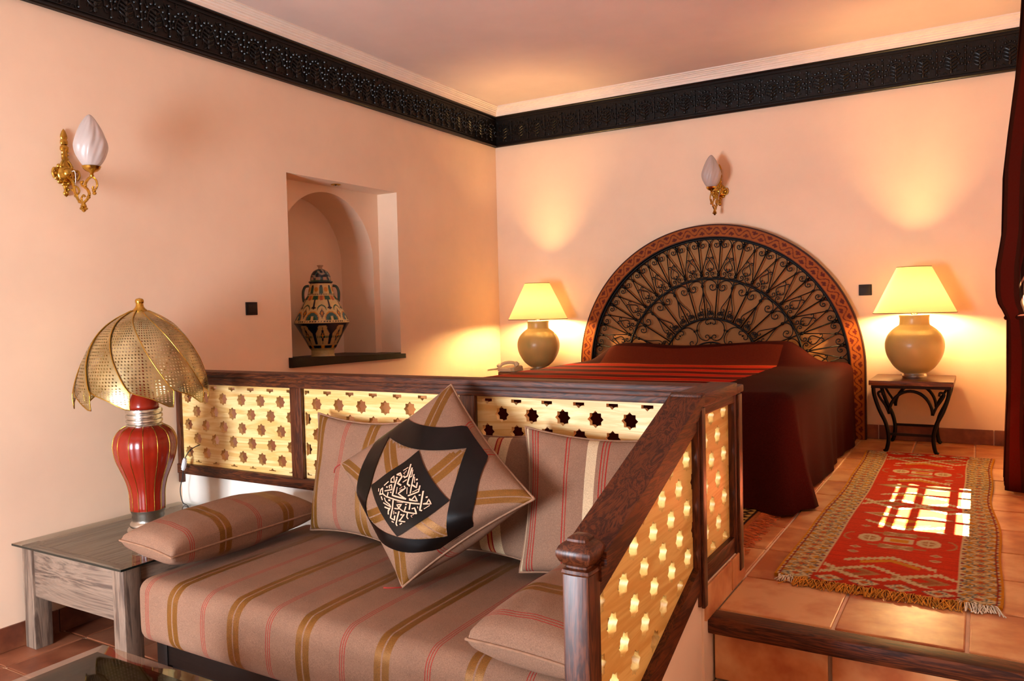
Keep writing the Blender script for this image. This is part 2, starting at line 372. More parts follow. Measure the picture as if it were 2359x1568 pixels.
# floors -----------------------------------------------------------------
TP = .315; TX0 = 2.737; TY0 = -2.65
PY = -3.035          # face of the drop behind the sofa
STEPY = -3.335
fl = struct(MB().box((0, Z0*0-3.0, -.5), (XR, 0, -.006)).box((2.74, STEPY+.03, -.5), (XR, -3.0, -.006)).build('floor_platform', 'grout'), 'raised platform floor of terracotta tiles', 'floor')
def tile_mesh(name, w_, h_, t_, mat, bev=.004):
    return mesh_only(MB().box((0, 0, -t_), (w_, h_, 0), bev), name, mat)
tm = tile_mesh('tile', TP-.009, TP-.009, .012, 'tile_terracotta')
def cut_tiles(parent, xr, yr, z, me, mat, tx0, ty0):
    i0, i1 = math.floor((xr[0]-tx0)/TP), math.ceil((xr[1]-tx0)/TP); j0, j1 = math.floor((yr[0]-ty0)/TP), math.ceil((yr[1]-ty0)/TP); g = .0045
    for i in range(i0, i1):
        for j in range(j0, j1):
            a, b, c, d = tx0+i*TP+g, tx0+(i+1)*TP-g, ty0+j*TP+g, ty0+(j+1)*TP-g
            A, B, C_, D = max(a, xr[0]), min(b, xr[1]), max(c, yr[0]), min(d, yr[1])
            if B-A < .02 or D-C_ < .02: continue
            dz = random.uniform(-.0008, .0008)
            if (A, B, C_, D) == (a, b, c, d): inst('tile', me, parent, (a, c, z+dz))
            else: MB().box((A, C_, z-.012), (B, D, z+dz), .003).build('tile', mat, parent)
cut_tiles(fl, (.004, XR-.004), (-2.965, -.004), 0, tm, 'tile_terracotta', TX0, TY0)
cut_tiles(fl, (TX0+.0045, XR-.004), (STEPY+.035, -2.9695), 0, tm, 'tile_terracotta', TX0, TY0)
low = struct(MB().box((0, YF, Z0-.1), (XR, PY+.02, Z0-.006)).build('floor', 'grout'), 'lower floor of terracotta tiles', 'floor')
tm2 = tile_mesh('tile', TP-.009, TP-.009, .012, 'tile_shaded')
cut_tiles(low, (.004, XR-.004), (YF+.01, PY-.004), Z0, tm2, 'tile_shaded', .47, -3.33)
# step between the levels
stp = struct(MB().box((2.74, -3.66, Z0), (XR, STEPY+.03, -.196)).build('floor_step', 'grout'), 'tiled step between lower floor and platform', 'floor')
for i in range(4):
    a = TX0+i*TP+.005; b = min(XR-.004, a+TP-.01)
    MB().box((a, -3.665+.01, -.2), (b, STEPY+.005, -.19), .003).build('tile', 'tile_terracotta', stp)
    MB().box((a, STEPY+.008, -.186), (b, STEPY+.02, -.045), .003).build('riser_tile', 'tile_terracotta', stp)
    MB().box((a, -3.672, Z0+.004), (b, -3.66, -.2), .003).build('riser_tile', 'tile_terracotta', stp)
struct(MB().box((2.705, STEPY-.03, -.046), (XR, STEPY+.045, .003), .012).build('trim_1', 'wood_dark', smooth=True), 'dark wooden nosing along the platform edge', 'trim')
# drop wall behind sofa, kerb and side wall under the railing
struct(MB().box((0, PY, Z0), (2.728, -2.975, .122)).build('wall_platform', 'paint_cream'), 'cream wall of the platform behind the sofa', 'wall')
kb = struct(MB().box((2.675, -3.40, Z0), (2.735, -2.975, .10)).build('wall_kerb', 'paint_peach'), 'low tiled kerb under the short railing', 'wall')
for a, b in ((-3.395, -3.135), (-3.125, -2.98)): MB().box((2.733, a, .002), (2.742, b, .098), .002).build('tile', 'tile_terracotta', kb)
# sloping side wall
mb = MB(); poly = [(-3.40, Z0), (-3.40, .125), (-4.13, -.155), (-4.13, Z0)]
mb.prism(poly, 2.678, 2.728, lambda y, z, x: (x, y, z)); struct(mb.build('wall_side', 'paint_peach'), 'sloping side wall beside the steps', 'wall')
# baseboards
bb = struct(MB().box((0, -.006, .0), (XR, 0, .088)).build('baseboard_back', 'grout'), 'terracotta skirting along the back wall', 'baseboard')
for i in range(12):
    a = .0+i*TP; MB().box((a+.003, -.014, .001), (min(XR-.002, a+TP-.003), -.004, .092), .002).build('tile', 'tile_dark', bb)
bl = struct(MB().box((0, YF, Z0), (.006, PY-.002, Z0+.098)).build('baseboard_left', 'grout'), 'terracotta skirting along the lower left wall', 'baseboard')
for i in range(12):
    a = PY-.004-i*TP; MB().box((.004, max(YF, a-TP+.004), Z0+.001), (.014, a, Z0+.1), .002).build('tile', 'tile_dark', bl)
# niche shelf
mb = MB(); ya, yb = NY0-.03, NY1+.012
V = [(D2+.01, NY0, .575), (.0, NY0, .575), (.0, NY0, .615), (D2+.01, NY0, .615), (D2+.01, NY1, .575), (0, NY1, .575), (0, NY1, .615), (D2+.01, NY1, .615)]
mb.box((D2+.005, NY0+.002, .57), (-.002, NY1-.002, .612)); 
mb.add([(-.01, ya, .582), (.03, ya, .582), (.03, ya, .640), (-.01, ya, .640), (-.01, yb, .574), (.03, yb, .574), (.03, yb, .604), (-.01, yb, .604)],
       [(0, 1, 2, 3), (7, 6, 5, 4), (0, 4, 5, 1), (1, 5, 6, 2), (2, 6, 7, 3), (3, 7, 4, 0)])
struct(mb.build('trim_2', 'wood_black_y'), 'dark wooden sill board of the wall niche', 'trim')
# carved dark frieze and plaster cornice
ZB0, ZB1, BT = 2.203, 2.445, .03
fL = struct(MB().box((0, YF, ZB0), (BT-.008, 0, ZB1)).build('trim_3', 'wood_black_y'), 'carved dark wooden frieze on the left wall', 'trim')
fB = struct(MB().box((0, -BT+.008, ZB0), (XR, 0, ZB1)).build('trim_4', 'wood_black'), 'carved dark wooden frieze on the back wall', 'trim')
plain('carving', srgb(17, 9, 5), .38, 0, .5, 30, spec=.35)
ML = .30
def motif():
    mb = MB(); R = random.Random(3); H = ZB1-ZB0
    for zz in (.006, H-.006): mb.tube([(0, .004, zz), (ML, .004, zz)], .008, 6)
    for zz in (.026, H-.030): mb.tube([(0, .003, zz), (ML, .003, zz)], .003, 5)
    for cx in (.075, .225):
        # lobed arch with leaves
        for k in range(9):
            a = PI*k/8; mb.sphere((cx+.058*math.cos(a), .006, .085+.085*math.sin(a)), .0085, 6, 4)
        mb.tube([(cx+.046*math.cos(PI*k/14), .004, .08+.07*math.sin(PI*k/14)) for k in range(15)], .004, 5)
        for k in range(4): mb.sphere((cx, .006, .05+.026*k), .010-.001*k, 6, 4, (1.0, .7, 1.4))
        for s_ in (-1, 1):
            for k in range(4):
                a = .5+.55*k; mb.tube([(cx, .004, .06+.02*k), (cx+s_*.02, .007, .068+.022*k), (cx+s_*.034, .003, .082+.018*k)], [.004, .005, .002], 5)
        mb.tube([(cx+.075, .004, .035), (cx+.075, .006, .17)], .005, 5)
        for k in range(5): mb.sphere((cx+.075, .007, .04+.036*k), .0075, 6, 4)
    for k in range(70):
        x, z = R.uniform(.006, ML-.006), R.uniform(.034, H-.04); a = R.uniform(0, PI); l_ = R.uniform(.006, .013)
        mb.tube([(x-l_*math.cos(a), .001, z-l_*math.sin(a)), (x, .0045, z), (x+l_*math.cos(a), .001, z+l_*math.sin(a))], .0024, 4)
    return mesh_only(mb, 'carving', 'carving', True)
mo = motif()
for i in range(int(XR/ML)+1):
    inst('carved_panel', mo, fB, (i*ML+.02, -BT+.008, ZB0), (0, 0, 0), (1, -1, 1))
for i in range(int(-YF/ML)): inst('carved_panel', mo, fL, (BT-.008, -i*ML-.02, ZB0), (0, 0, -PI/2), (1, 1, 1))
cp = [(0, ZB1), (.034, ZB1), (.034, ZB1+.018), (.040, ZB1+.020), (.040, ZB1+.030), (.050, ZB1+.034), (.050, ZB1+.042), (.058, ZB1+.045), (.058, ZB1+.050), (.070, ZB1+.054), (.070, ZB1+.059), (.082, ZB1+.062), (.082, ZC+.001), (0, ZC+.001)]
mb = MB(); n = len(cp); V = [(d, YF, z) for d, z in cp]+[(d, -d, z) for d, z in cp]
mb.add(V, [tuple(range(n-1, -1, -1))]+[(i, (i+1) % n, n+(i+1) % n, n+i) for i in range(n)]); struct(mb.build('trim_5', 'plaster_cornice'), 'stepped plaster cornice over the left frieze', 'trim')
mb = MB(); V = [(d, -d, z) for d, z in cp]+[(XR, -d, z) for d, z in cp]
mb.add(V, [tuple(range(n, 2*n))]+[(i, (i+1) % n, n+(i+1) % n, n+i) for i in range(n)]); struct(mb.build('trim_6', 'plaster_cornice'), 'stepped plaster cornice over the back frieze', 'trim')
# ------------------------------------------------------------------ star-pierced railing
def star(cx, cy, R=.0305):
    return [(cx+(R if k % 2 == 0 else R*.765)*math.cos(PI/2+k*PI/8), cy+(R if k % 2 == 0 else R*.765)*math.sin(PI/2+k*PI/8)) for k in range(16)]
def clip(poly, conv):
    out = poly
    for i in range(len(conv)):
        (ax, ay), (bx, by) = conv[i], conv[(i+1) % len(conv)]
        ins = lambda p: (bx-ax)*(p[1]-ay)-(by-ay)*(p[0]-ax) >= 0
        src, out = out, []
        for j in range(len(src)):
            p, q = src[j-1], src[j]; ip, iq = ins(p), ins(q)
            if ip != iq:
                dx, dy = q[0]-p[0], q[1]-p[1]; den = (bx-ax)*dy-(by-ay)*dx
                t_ = -((bx-ax)*(p[1]-ay)-(by-ay)*(p[0]-ax))/den; out.append((p[0]+dx*t_, p[1]+dy*t_))
            if iq: out.append(q)
        if not out: return []
    return out
def area(p): return abs(sum(p[i-1][0]*p[i][1]-p[i][0]*p[i-1][1] for i in range(len(p))))/2
def star_panel(outer, inner, ph, z0, name, mat):
    """outer/inner: convex CCW polygons in (along, up)"""
    xs = [p[0] for p in outer]; zs = [p[1] for p in outer]; holes = []
    for j in range(-12, 14):
        z = z0+j*.0665
        for i in range(-16, 17):
            x = ph+i*.127+(.0635 if j % 2 else 0)
            if x < min(xs)-.05 or x > max(xs)+.05 or z < min(zs)-.05 or z > max(zs)+.05: continue
            c = clip(star(x, z), inner)
            if len(c) > 2 and area(c) > 1.5e-4: holes.append(c)
    return sheet(outer, holes, .02, name, mat)
rl = thing('railing', (2.705, -3.03, 0), 'dark wooden railing with star-pierced pine panels around the sofa alcove', 'railing')
def rpart(name, mb, mat, smooth=False): return mb.build(name, mat, rl, smooth)
RY0, RY1 = -3.058, -2.995
rpart('top_rail', MB().box((0, RY0-.018, .602), (2.745, RY1+.018, .626), .006).box((0, RY0-.006, .584), (2.72, RY1+.006, .603), .006).box((0, RY0, .562), (2.72, RY1, .586), .003), 'wood_dark', True)
rpart('bottom_rail', MB().box((0, RY0, .120), (2.70, RY1, .168), .004), 'wood_dark', True)
for a, b in ((.002, .030), (.785, .855), (1.690, 1.760)):
    rpart('post', MB().box((a, RY0+.004, .075 if a < .1 else .12), (b, RY1-.004, .59), .004), 'wood_dark_z', True)
    if a > .1: rpart('bead', MB().box((b-.012, RY0-.002, .165), (b+.004, RY0+.012, .565), .004), 'wood_dark_z', True)
rpart('post', MB().box((2.672, RY0-.004, .05), (2.738, RY1+.004, .61), .004), 'wood_dark_z', True)
rpart('post', MB().box((2.676, -3.428, .05), (2.736, -3.375, .61), .004), 'wood_dark_z', True)
rpart('post_trim', MB().box((2.734, -3.418, .045), (2.744, -3.385, .60), .003), 'wood_dark_z', True)
rpart('post_trim', MB().box((2.736, -3.045, .04), (2.746, -3.005, .60), .003), 'wood_dark_z', True)
pz0, pz1 = .160, .570
for x0, x1, ph in ((.026, .790, .327), (.850, 1.695, .930), (1.755, 2.676, 1.868)):
    rect = [(x0, pz0), (x1, pz0), (x1, pz1), (x0, pz1)]; inn = [(x0+.012, pz0+.020), (x1-.012, pz0+.020), (x1-.012, pz1-.018), (x0+.012, pz1-.018)]
    me = star_panel(rect, inn, ph, .495, 'lattice_panel', 'pine'); inst('lattice_panel', me, rl, Vector((0, -3.027, 0))-rl.location, (PI/2, 0, 0))
# short level length toward the step
rpart('top_rail', MB().box((2.660, -3.44, .602), (2.750, RY0-.012, .640), .007).box((2.676, -3.42, .575), (2.736, RY0, .603), .004), 'wood_dark_y', True)
rpart('bottom_rail', MB().box((2.680, -3.38, .095), (2.732, RY0, .150), .004), 'wood_dark_y', True)
rect = [(-3.38, .145), (-3.05, .145), (-3.05, .58), (-3.38, .58)]; inn = [(-3.372, .155), (-3.064, .155), (-3.064, .565), (-3.372, .565)]
me = star_panel(rect, inn, -3.18, .49, 'lattice_panel', 'pine_amber'); inst('lattice_panel', me, rl, Vector((2.706, 0, 0))-rl.location, (PI/2, 0, PI/2))
# sloping length down to the newel
T = lambda y: .640+.375*(y+3.42)
ya, yb = -4.085, -3.415
def slope_bar(x0, x1, o0, o1, bev=.0):
    mb = MB(); V = []
    for y in (ya, yb):
        z = T(y); V += [(x0, y, z+o0), (x1, y, z+o0), (x1, y, z+o1), (x0, y, z+o1)]
    return mb.add(V, [(0, 1, 2, 3), (7, 6, 5, 4), (0, 4, 5, 1), (1, 5, 6, 2), (2, 6, 7, 3), (3, 7, 4, 0)])
rpart('handrail', slope_bar(2.658, 2.752, -.030, 0), 'wood_dark_y'); rpart('handrail_moulding', slope_bar(2.672, 2.740, -.062, -.029), 'wood_dark_y'); rpart('handrail_bead', slope_bar(2.680, 2.732, -.098, -.060), 'wood_dark_y')
rpart('lower_rail', slope_bar(2.680, 2.734, -.545, -.478), 'wood_dark_y')
par = [(ya, T(ya)-.485), (yb, T(yb)-.485), (yb, T(yb)-.09), (ya, T(ya)-.09)]
inn = [(ya+.01, T(ya)-.470), (yb-.010, T(yb)-.470), (yb-.010, T(yb)-.108), (ya+.01, T(ya)-.108)]
me = star_panel(par, inn, -3.475, .465, 'lattice_panel', 'pine_amber'); inst('lattice_panel', me, rl, Vector((2.706, 0, 0))-rl.location, (PI/2, 0, PI/2))
nw = rpart('newel_post', MB().box((2.676, -4.135, Z0), (2.734, -4.077, .352), .005), 'wood_dark_z', True)
sq = lambda th, t_, r: (r/max(abs(math.cos(th)), abs(math.sin(th)))**.75, 0)
MB().lathe([(.031, .350), (.033, .354), (.031, .360), (.024, .363), (.024, .367), (.029, .370), (.036, .378), (.041, .389), (.041, .398), (.036, .408), (.026, .414), (.022, .416), (.022, .421), (.014, .427), (.001, .428)], 32, (2.705, -4.106, 0), fr=sq).build('newel_cap', 'wood_dark_z', nw, True, world=True)

# ------------------------------------------------------------------ sofa
sb = thing('sofa', (1.77, -3.45, Z0), 'low dark wooden sofa with a brown mattress striped gold and red', 'sofa')
MB().box((.90, -3.815, -.33), (2.655, -3.785, -.240), .004).build('front_rail', 'wood_black', sb, True); MB().box((.905, -3.80, Z0+.02), (2.65, -3.775, -.33)).build('front_panel', 'wood_black', sb)
for x in (.90, 2.63): MB().box((x, -3.79, -.40), (x+.025, -3.07, -.240), .003).build('side_rail', 'wood_black_y', sb, True)
for x in (.90, 2.60):
    for y in (-3.82, -3.12): MB().box((x, y, Z0), (x+.055, y+.055, -.242), .003).build('leg', 'wood_black', sb, True)
MB().box((.92, -3.78, -.262), (2.64, -3.07, -.242)).build('slat_board', 'wood_black', sb)
def rbox(a, b, r, n=5, bulge=.0, seg=(30, 14, 6)):
    """soft box: grid-sphere style superellipse box"""
    bm = bmesh.new(); bmesh.ops.create_cube(bm, size=2)
    bmesh.ops.subdivide_edges(bm, edges=bm.edges[:], cuts=13, use_grid_fill=True)
    ax, bx = Vector(a), Vector(b); c = (ax+bx)/2; h = (bx-ax)/2; mb = MB()
    for v in bm.verts:
        p = Vector((v.co.x*h.x, v.co.y*h.y, v.co.z*h.z)); q = Vector((max(-h.x+r, min(h.x-r, p.x)), max(-h.y+r, min(h.y-r, p.y)), max(-h.z+r, min(h.z-r, p.z))))
        d = p-q
        if d.length > 1e-9: p = q+d.normalized()*r
        u, v_, w_ = p.x/h.x, p.y/h.y, p.z/h.z
        p = Vector((p.x*(1+bulge*.1*(1-v_*v_)*(1-w_*w_)), p.y+bulge*.025*v_*(1-u**4)*(1-w_*w_), p.z+bulge*.012*w_*(1-u**4)*(1-v_**4)))
        v.co = c+p
    # concentrate grid lines near edges so the rounding shows
    return mb.frombm(bm)
def remap(a, b, r, bulge):
    import itertools
    def ax(lo, hi):
        h = hi-lo; t_ = [0, .15, .4, .7, 1.0]; k = [lo+r*x for x in t_]; return k+[lo+r+(h-2*r)*i/10 for i in range(1, 10)]+[hi-r*x for x in t_[::-1]]
    X, Y, Zs = ax(a[0], b[0]), ax(a[1], b[1]), ax(a[2], b[2]); mb = MB(); idx = {}
    c = [(a[i]+b[i])/2 for i in range(3)]; h = [(b[i]-a[i])/2 for i in range(3)]
    def vid(i, j, k):
        key = (i, j, k)
        if key not in idx:
            p = Vector((X[i]-c[0], Y[j]-c[1], Zs[k]-c[2])); q = Vector([max(-h[m]+r, min(h[m]-r, p[m])) for m in range(3)]); d = p-q
            if d.length > 1e-9:
                mx = max(abs(d.x), abs(d.y), abs(d.z)); d = d.normalized()*mx
                p = q+d
            u, v_, w_ = p.x/h[0], p.y/h[1], p.z/h[2]
            p += Vector((bulge*u*(1-v_*v_)*(1-w_*w_), bulge*1.2*v_*(1-u**6)*(1-w_*w_), bulge*.8*w_*(1-u**6)*(1-v_**6)))
            idx[key] = len(mb.v); mb.v.append(p+Vector(c))
        return idx[key]
    NX, NYY, NZ = len(X)-1, len(Y)-1, len(Zs)-1
    for i in range(NX):
        for j in range(NYY):
            for k in (0, NZ): mb.f.append((vid(i, j, k), vid(i+1, j, k), vid(i+1, j+1, k), vid(i, j+1, k)))
        for k in range(NZ):
            for j in (0, NYY): mb.f.append((vid(i, j, k), vid(i+1, j, k), vid(i+1, j, k+1), vid(i, j, k+1)))
    for j in range(NYY):
        for k in range(NZ):
            for i in (0, NX): mb.f.append((vid(i, j, k), vid(i, j+1, k), vid(i, j+1, k+1), vid(i, j, k+1)))
    return mb
SEAT = -.020
o = remap((.868, -3.875, -.240), (2.662, -3.050, SEAT), .045, .014).build('mattress', 'sofa_stripes', sb, 'all')
set_uv(o, lambda i: (o.data.vertices[i].co.x+1.77-1.013, o.data.vertices[i].co.y))

# ------------------------------------------------------------------ cushions
def mitre_uv(u, v):
    al, be = (u-v)/2*.44, (u+v)/2*.40
    if side_in(u, v): return (u if abs(v) > abs(u) else v)*.26+.072
    return (al if abs(be) > abs(al) else be)+.072
def side_in(u, v): return abs(u)+abs(v) < .87
def cushion(name, C, A, B, thick, mat, label, n=26, pinch=.10, bulgeexp=.42, group=None, uvs=(1, 1), seed=0, sag=.0, wr=.006, floorz=None, swap=False, piping=True, mitre=False, slump=0.0):
    """C centre, A half-vector along u, B half-vector along v, N normal toward viewer"""
    C, A, B = Vector(C), Vector(A), Vector(B); N = A.cross(B).normalized()
    def P(u, v, side, off=0.0):
        kx = 1-pinch*(1-v*v); ky = 1-pinch*(1-u*u)
        h = thick/2*max(0.0, (1-u*u)*(1-v*v))**bulgeexp
        h *= 1+sag*(-v)*.6
        ww = wr*noise.noise(Vector((u*2.3+seed*3.1, v*2.3-seed, side*2.0)))*(1-max(abs(u), abs(v))**6)
        ww += wr*1.1*math.sin(9*math.atan2(v, u)+seed)*max(0.0, (math.hypot(u, v)-.75))*(1-max(abs(u), abs(v))**8)
        p = C+A*u*kx+B*v*ky+N*(side*(h+off)+ww)
        if slump: p -= ((A+B).normalized()*slump-(A-B).normalized()*slump*.2)*max(0.0, (1-u*u)*(1-v*v))**.8
        if floorz is not None and p.z < floorz:
            p = Vector((p.x, p.y-(floorz-p.z)*.35, floorz+.04*(1-math.exp((p.z-floorz)*8))*(.5+.5*math.sin(u*17)) if False else floorz+(.002 if side < 0 else .004)))
        return p
    mb = MB(); idx = {}; uvl = []
    g = lambda k: math.sin(PI/2*(2*k/n-1))*.6+(2*k/n-1)*.4
    for side in (1, -1):
        for j in range(n+1):
            for i in range(n+1):
                bd = i in (0, n) or j in (0, n)
                if bd and side == -1: idx[(side, i, j)] = idx[(1, i, j)]; continue
                u, v = g(i), g(j); idx[(side, i, j)] = len(mb.v); mb.v.append(P(u, v, side)); uvl.append((mitre_uv(u, v), v) if mitre else (u*A.length, v*B.length))
        for j in range(n):
            for i in range(n):
                f = (idx[(side, i, j)], idx[(side, i+1, j)], idx[(side, i+1, j+1)], idx[(side, i, j+1)]); mb.f.append(f if side == 1 else f[::-1])
    base = C-N*thick/2-B.normalized()*B.length if abs(B.normalized().z) > .3 else C
    root = thing(name, C, label, 'cushion', group)
    ob = mb.build('cover', mat, root, 'all', fixn=False); set_uv(ob, lambda i: uvl[i])
    if piping:
        e = [(g(i), -1) for i in range(n)]+[(1, g(i)) for i in range(n)]+[(-g(i), 1) for i in range(n)]+[(-1, -g(i)) for i in range(n)]
        MB().tube([P(u, v, 1)+N*.0 for u, v in e], .0042, 6, closed=True).build('piping', 'piping', root, 'all')
    return root, P
# three back cushions leaning on the railing
cushion('back_cushion', (1.265, -3.162, .230), (.245, -.010, -.005), (-.012, .045, .235), .15, MATS['cushion_stripes'], 'striped square cushion at the table end, left of the leather cushion', seed=1, sag=.5)
cushion('back_cushion', (1.875, -3.145, .222), (.225, 0, .0), (.0, .03, .225), .12, MATS['cushion_dark'], 'striped square cushion mostly hidden behind the leather cushion', seed=2, sag=.4)
cushion('back_cushion', (2.305, -3.192, .232), (.245, .035, -.012), (-.025, .075, .230), .16, MATS['cushion_pale'], 'striped square cushion leaning beside the sloping handrail', seed=3, sag=.5)
# bolsters
def bolster(C, A, B, thick, label, seed, mat='bolster_stripes'):
    return cushion('bolster', C, A, B, thick, MATS[mat], label, n=30, pinch=.035, bulgeexp=.30, seed=seed, wr=.007, swap=False)
bolster((.912, -3.510, .086), (0, .350, 0), (-.142, 0, .012), .175, 'long striped bolster overhanging the glass side table', 4)
bolster((2.490, -3.655, .084), (0, .325, 0), (-.158, 0, .008), .180, 'long striped bolster against the sloping railing panel', 5)
# leather cushion set on its corner
a_, b_ = Vector((.440, -.045, -.012)), Vector((-.028, .190, .308)); LC = Vector((1.772, -3.370, .308))
A_, B_ = (b_+a_)/2, (b_-a_)/2
fabric('leather_cushion_cloth', stripes_gold_red(.42), .42, 0)
lc, LP = cushion('leather_cushion', LC, A_, B_, .24, MATS['leather_cushion_cloth'], 'striped cushion on its corner with black leather frame and cut lettering', n=60, pinch=.07, bulgeexp=.5, seed=6, wr=.008, floorz=None, mitre=True, slump=.11)
# u along A (up-right edge), v along B (up-left edge); diag coords: right=(u-v)/2, up=(u+v)/2
def DP(al, be, off): return LP(al+be, be-al, 1, off)
def leather_patch(name, fn, nu, nv, off, mat, parent, closed=False):
    mb = MB()
    n0 = len(mb.v); mb.grid(lambda s, t_: fn(s, t_, off), nu, nv); mb.grid(lambda s, t_: fn(s, t_, off-.006), nu, nv)
    return mb.build(name, mat, parent, 'all', fixn=False)
def ring_pt(s, t_, off):
    # square ring with corners at the middles of the cushion edges: in (u,v) it is |u|+|v| = R
    RIN, ROUT = .87, 1.24; k = s*4; i = int(min(3.999, k)); f = k-i
    c = [(1, 0), (0, 1), (-1, 0), (0, -1)]; a, b = c[i], c[(i+1) % 4]
    du, dv = a[0]+(b[0]-a[0])*f, a[1]+(b[1]-a[1])*f; ro = min(ROUT, .965/max(abs(du), abs(dv))); R = ro+(RIN-ro)*t_
    return LP(R*du, R*dv, 1, off)
leather_patch('leather_frame', ring_pt, 96, 10, .0045, 'leather', lc)
S_ = .43
lp = leather_patch('leather_square', lambda s, t_, off: LP((2*s-1)*S_, (2*t_-1)*S_, 1, off), 16, 16, .0045, 'leather', lc)
strokes = [([(860,315),(835,480),(790,500),(770,480)],28),([(820,355),(745,395)],14),([(800,395),(795,420),(770,425),(760,440),(785,450)],11),([(895,370),(850,600),(890,630)],30),
 ([(915,400),(915,490),(890,500)],19),([(950,470),(905,745)],23),([(965,510),(970,590)],13),([(996,550),(1014,550)],26),([(1015,600),(1005,670),(940,625)],25),([(1060,650),(1040,735),(870,780)],23),
 ([(1040,695),(940,730)],11),([(650,462),(700,435),(740,490),(680,590),(740,615)],30),([(655,460),(700,472)],16),([(645,505),(665,505)],26),([(560,585),(555,530),(600,485),(620,575),(560,577)],21),
 ([(830,535),(770,570)],17),([(655,530),(600,780),(830,830)],29),([(830,830),(700,745),(820,660),(800,630)],23),([(680,650),(668,745)],15),([(765,640),(720,675)],9),([(770,675),(725,700)],9),
 ([(850,655),(848,750)],13),([(510,575),(430,640)],19),([(480,660),(500,660)],26),([(545,672),(530,640),(575,615),(590,690),(450,725)],21),([(560,735),(580,735)],20),
 ([(345,800),(360,720),(400,680),(410,775),(350,792)],23),([(410,775),(500,820),(520,740)],23),([(310,705),(310,750)],19),([(510,815),(1045,930)],25),([(380,830),(405,875)],24),([(532,865),(558,865)],32),
 ([(450,840),(470,890),(545,935)],22),([(430,925),(500,950),(570,975)],22),([(545,930),(570,972)],20),([(615,860),(600,1000),(550,1175),(620,1210),(635,1130)],28),([(680,880),(785,890)],9),
 ([(640,995),(700,1000),(760,920),(680,930),(720,990),(800,1050),(830,960)],23),([(825,920),(845,920)],22),([(900,915),(885,1010)],25),([(800,1045),(1000,1100),(970,990),(930,1000)],26),
 ([(1110,740),(1050,1040),(1080,1055)],29),([(1045,790),(1065,790)],22),([(890,830),(925,850),(980,790),(1015,880),(890,850)],21),([(1150,840),(1170,840)],26),([(1105,940),(1160,938),(1190,880),(1225,970),(1110,942)],21),
 ([(1200,990),(1115,1030)],15),([(1015,970),(1020,1000)],13),([(455,995),(520,1010),(560,1000),(520,1050),(515,1110)],28),([(625,1040),(615,1100)],15),([(645,1075),(665,1075)],24),
 ([(715,1045),(645,1280),(660,1315)],27),([(743,1105),(767,1105)],28),([(800,1100),(740,1190),(700,1220),(810,1240)],25),([(855,1075),(845,1150),(865,1185)],23),([(955,1110),(910,1130),(930,1160)],13),
 ([(570,1240),(600,1255)],25),([(715,1290),(750,1265)],25)]
cx0, cy0 = 784, 834; ax_, ay_, bx_, by_ = 692, 150, 160, -712; det = ax_*by_-bx_*ay_
def to_uv(X, Y):
    X -= cx0; Y -= cy0; al = (X*by_-Y*bx_)/det; be = (ax_*Y-ay_*X)/det; return S_*(al+be), S_*(be-al)
mb = MB()
for pl, wd in strokes:
    P2 = [Vector((x, y)) for x, y in pl]; dense = []
    for p, q in zip(P2[:-1], P2[1:]):
        k = max(1, int((q-p).length/25)); dense += [p+(q-p)*i/k for i in range(k)]
    dense.append(P2[-1]); L_, R_ = [], []; hw = wd*.43
    for i, p in enumerate(dense):
        t_ = (dense[min(i+1, len(dense)-1)]-dense[max(i-1, 0)]); t_ = t_.normalized() if t_.length else Vector((1, 0)); nn = Vector((-t_.y, t_.x))*hw
        if i == 0: p = p-t_*hw*.5
        if i == len(dense)-1: p = p+t_*hw*.5
        L_.append(LP(*to_uv(*(p+nn)), 1, .0066)); R_.append(LP(*to_uv(*(p-nn)), 1, .0066))
    m_ = len(L_); mb.add(L_+R_, [(i, i+1, m_+i+1, m_+i) for i in range(m_-1)])
mb.build('cut_lettering', 'leather_cut', lp, fixn=False, world=True, label='pale angular Arabic lettering cut into the leather')
# worldloc of nested parent equals the cushion centre because part origins coincide
# corner tassel threads
MB().tube(cat_rom([LP(-1, -1, 1)+Vector((0, 0, .0)), LP(-1, -1, 1)+Vector((-.02, -.03, .004)), LP(-1, -1, 1)+Vector((-.045, -.04, .004))], 4), .0025, 5).build('thread', plain('thread_red', srgb(150, 40, 26), .8), lc)
MB().tube(cat_rom([LP(-1, 1, 1), LP(-1, 1, 1)+Vector((-.02, -.01, -.015)), LP(-1, 1, 1)+Vector((-.028, -.01, -.035))], 4), .0025, 5).build('thread', 'thread_red', lc)
# ------------------------------------------------------------------ side table
st = thing('side_table', (.36, -3.45, Z0), 'square weathered wooden side table with a glass top', 'table')
for x in (.030, .640):
    for y in (-3.815, -3.135): MB().box((x, y, Z0), (x+.072, y+.072, -.029), .004).build('leg', 'wood_grey_z', st, True)
for y0, y1 in ((-3.806, -3.780), (-3.100, -3.074)): MB().box((.100, y0, -.235), (.642, y1, -.030), .003).build('apron', 'wood_grey', st, True)
for x0, x1 in ((.040, .066), (.678, .704)): MB().box((x0, -3.745, -.235), (x1, -3.133, -.030), .003).build('apron', 'wood_grey_y', st, True)
for i in range(6): MB().box((.07+i*.1035, -3.778, -.046), (.07+(i+1)*.1035-.002, -3.102, -.030), .002).build('top_board', 'wood_grey_y', st, True)
gt = MB().box((.002, -3.838, -.0285), (.735, -3.062, -.0205)).build('glass_top', 'table_glass', st)
MB().box((.002, -3.8392, -.0285), (.7362, -3.838, -.0205)).box((.735, -3.838, -.0285), (.7362, -3.062, -.0205)).build('glass_edge', 'glass_edge', gt, world=True)
TT = -.0205
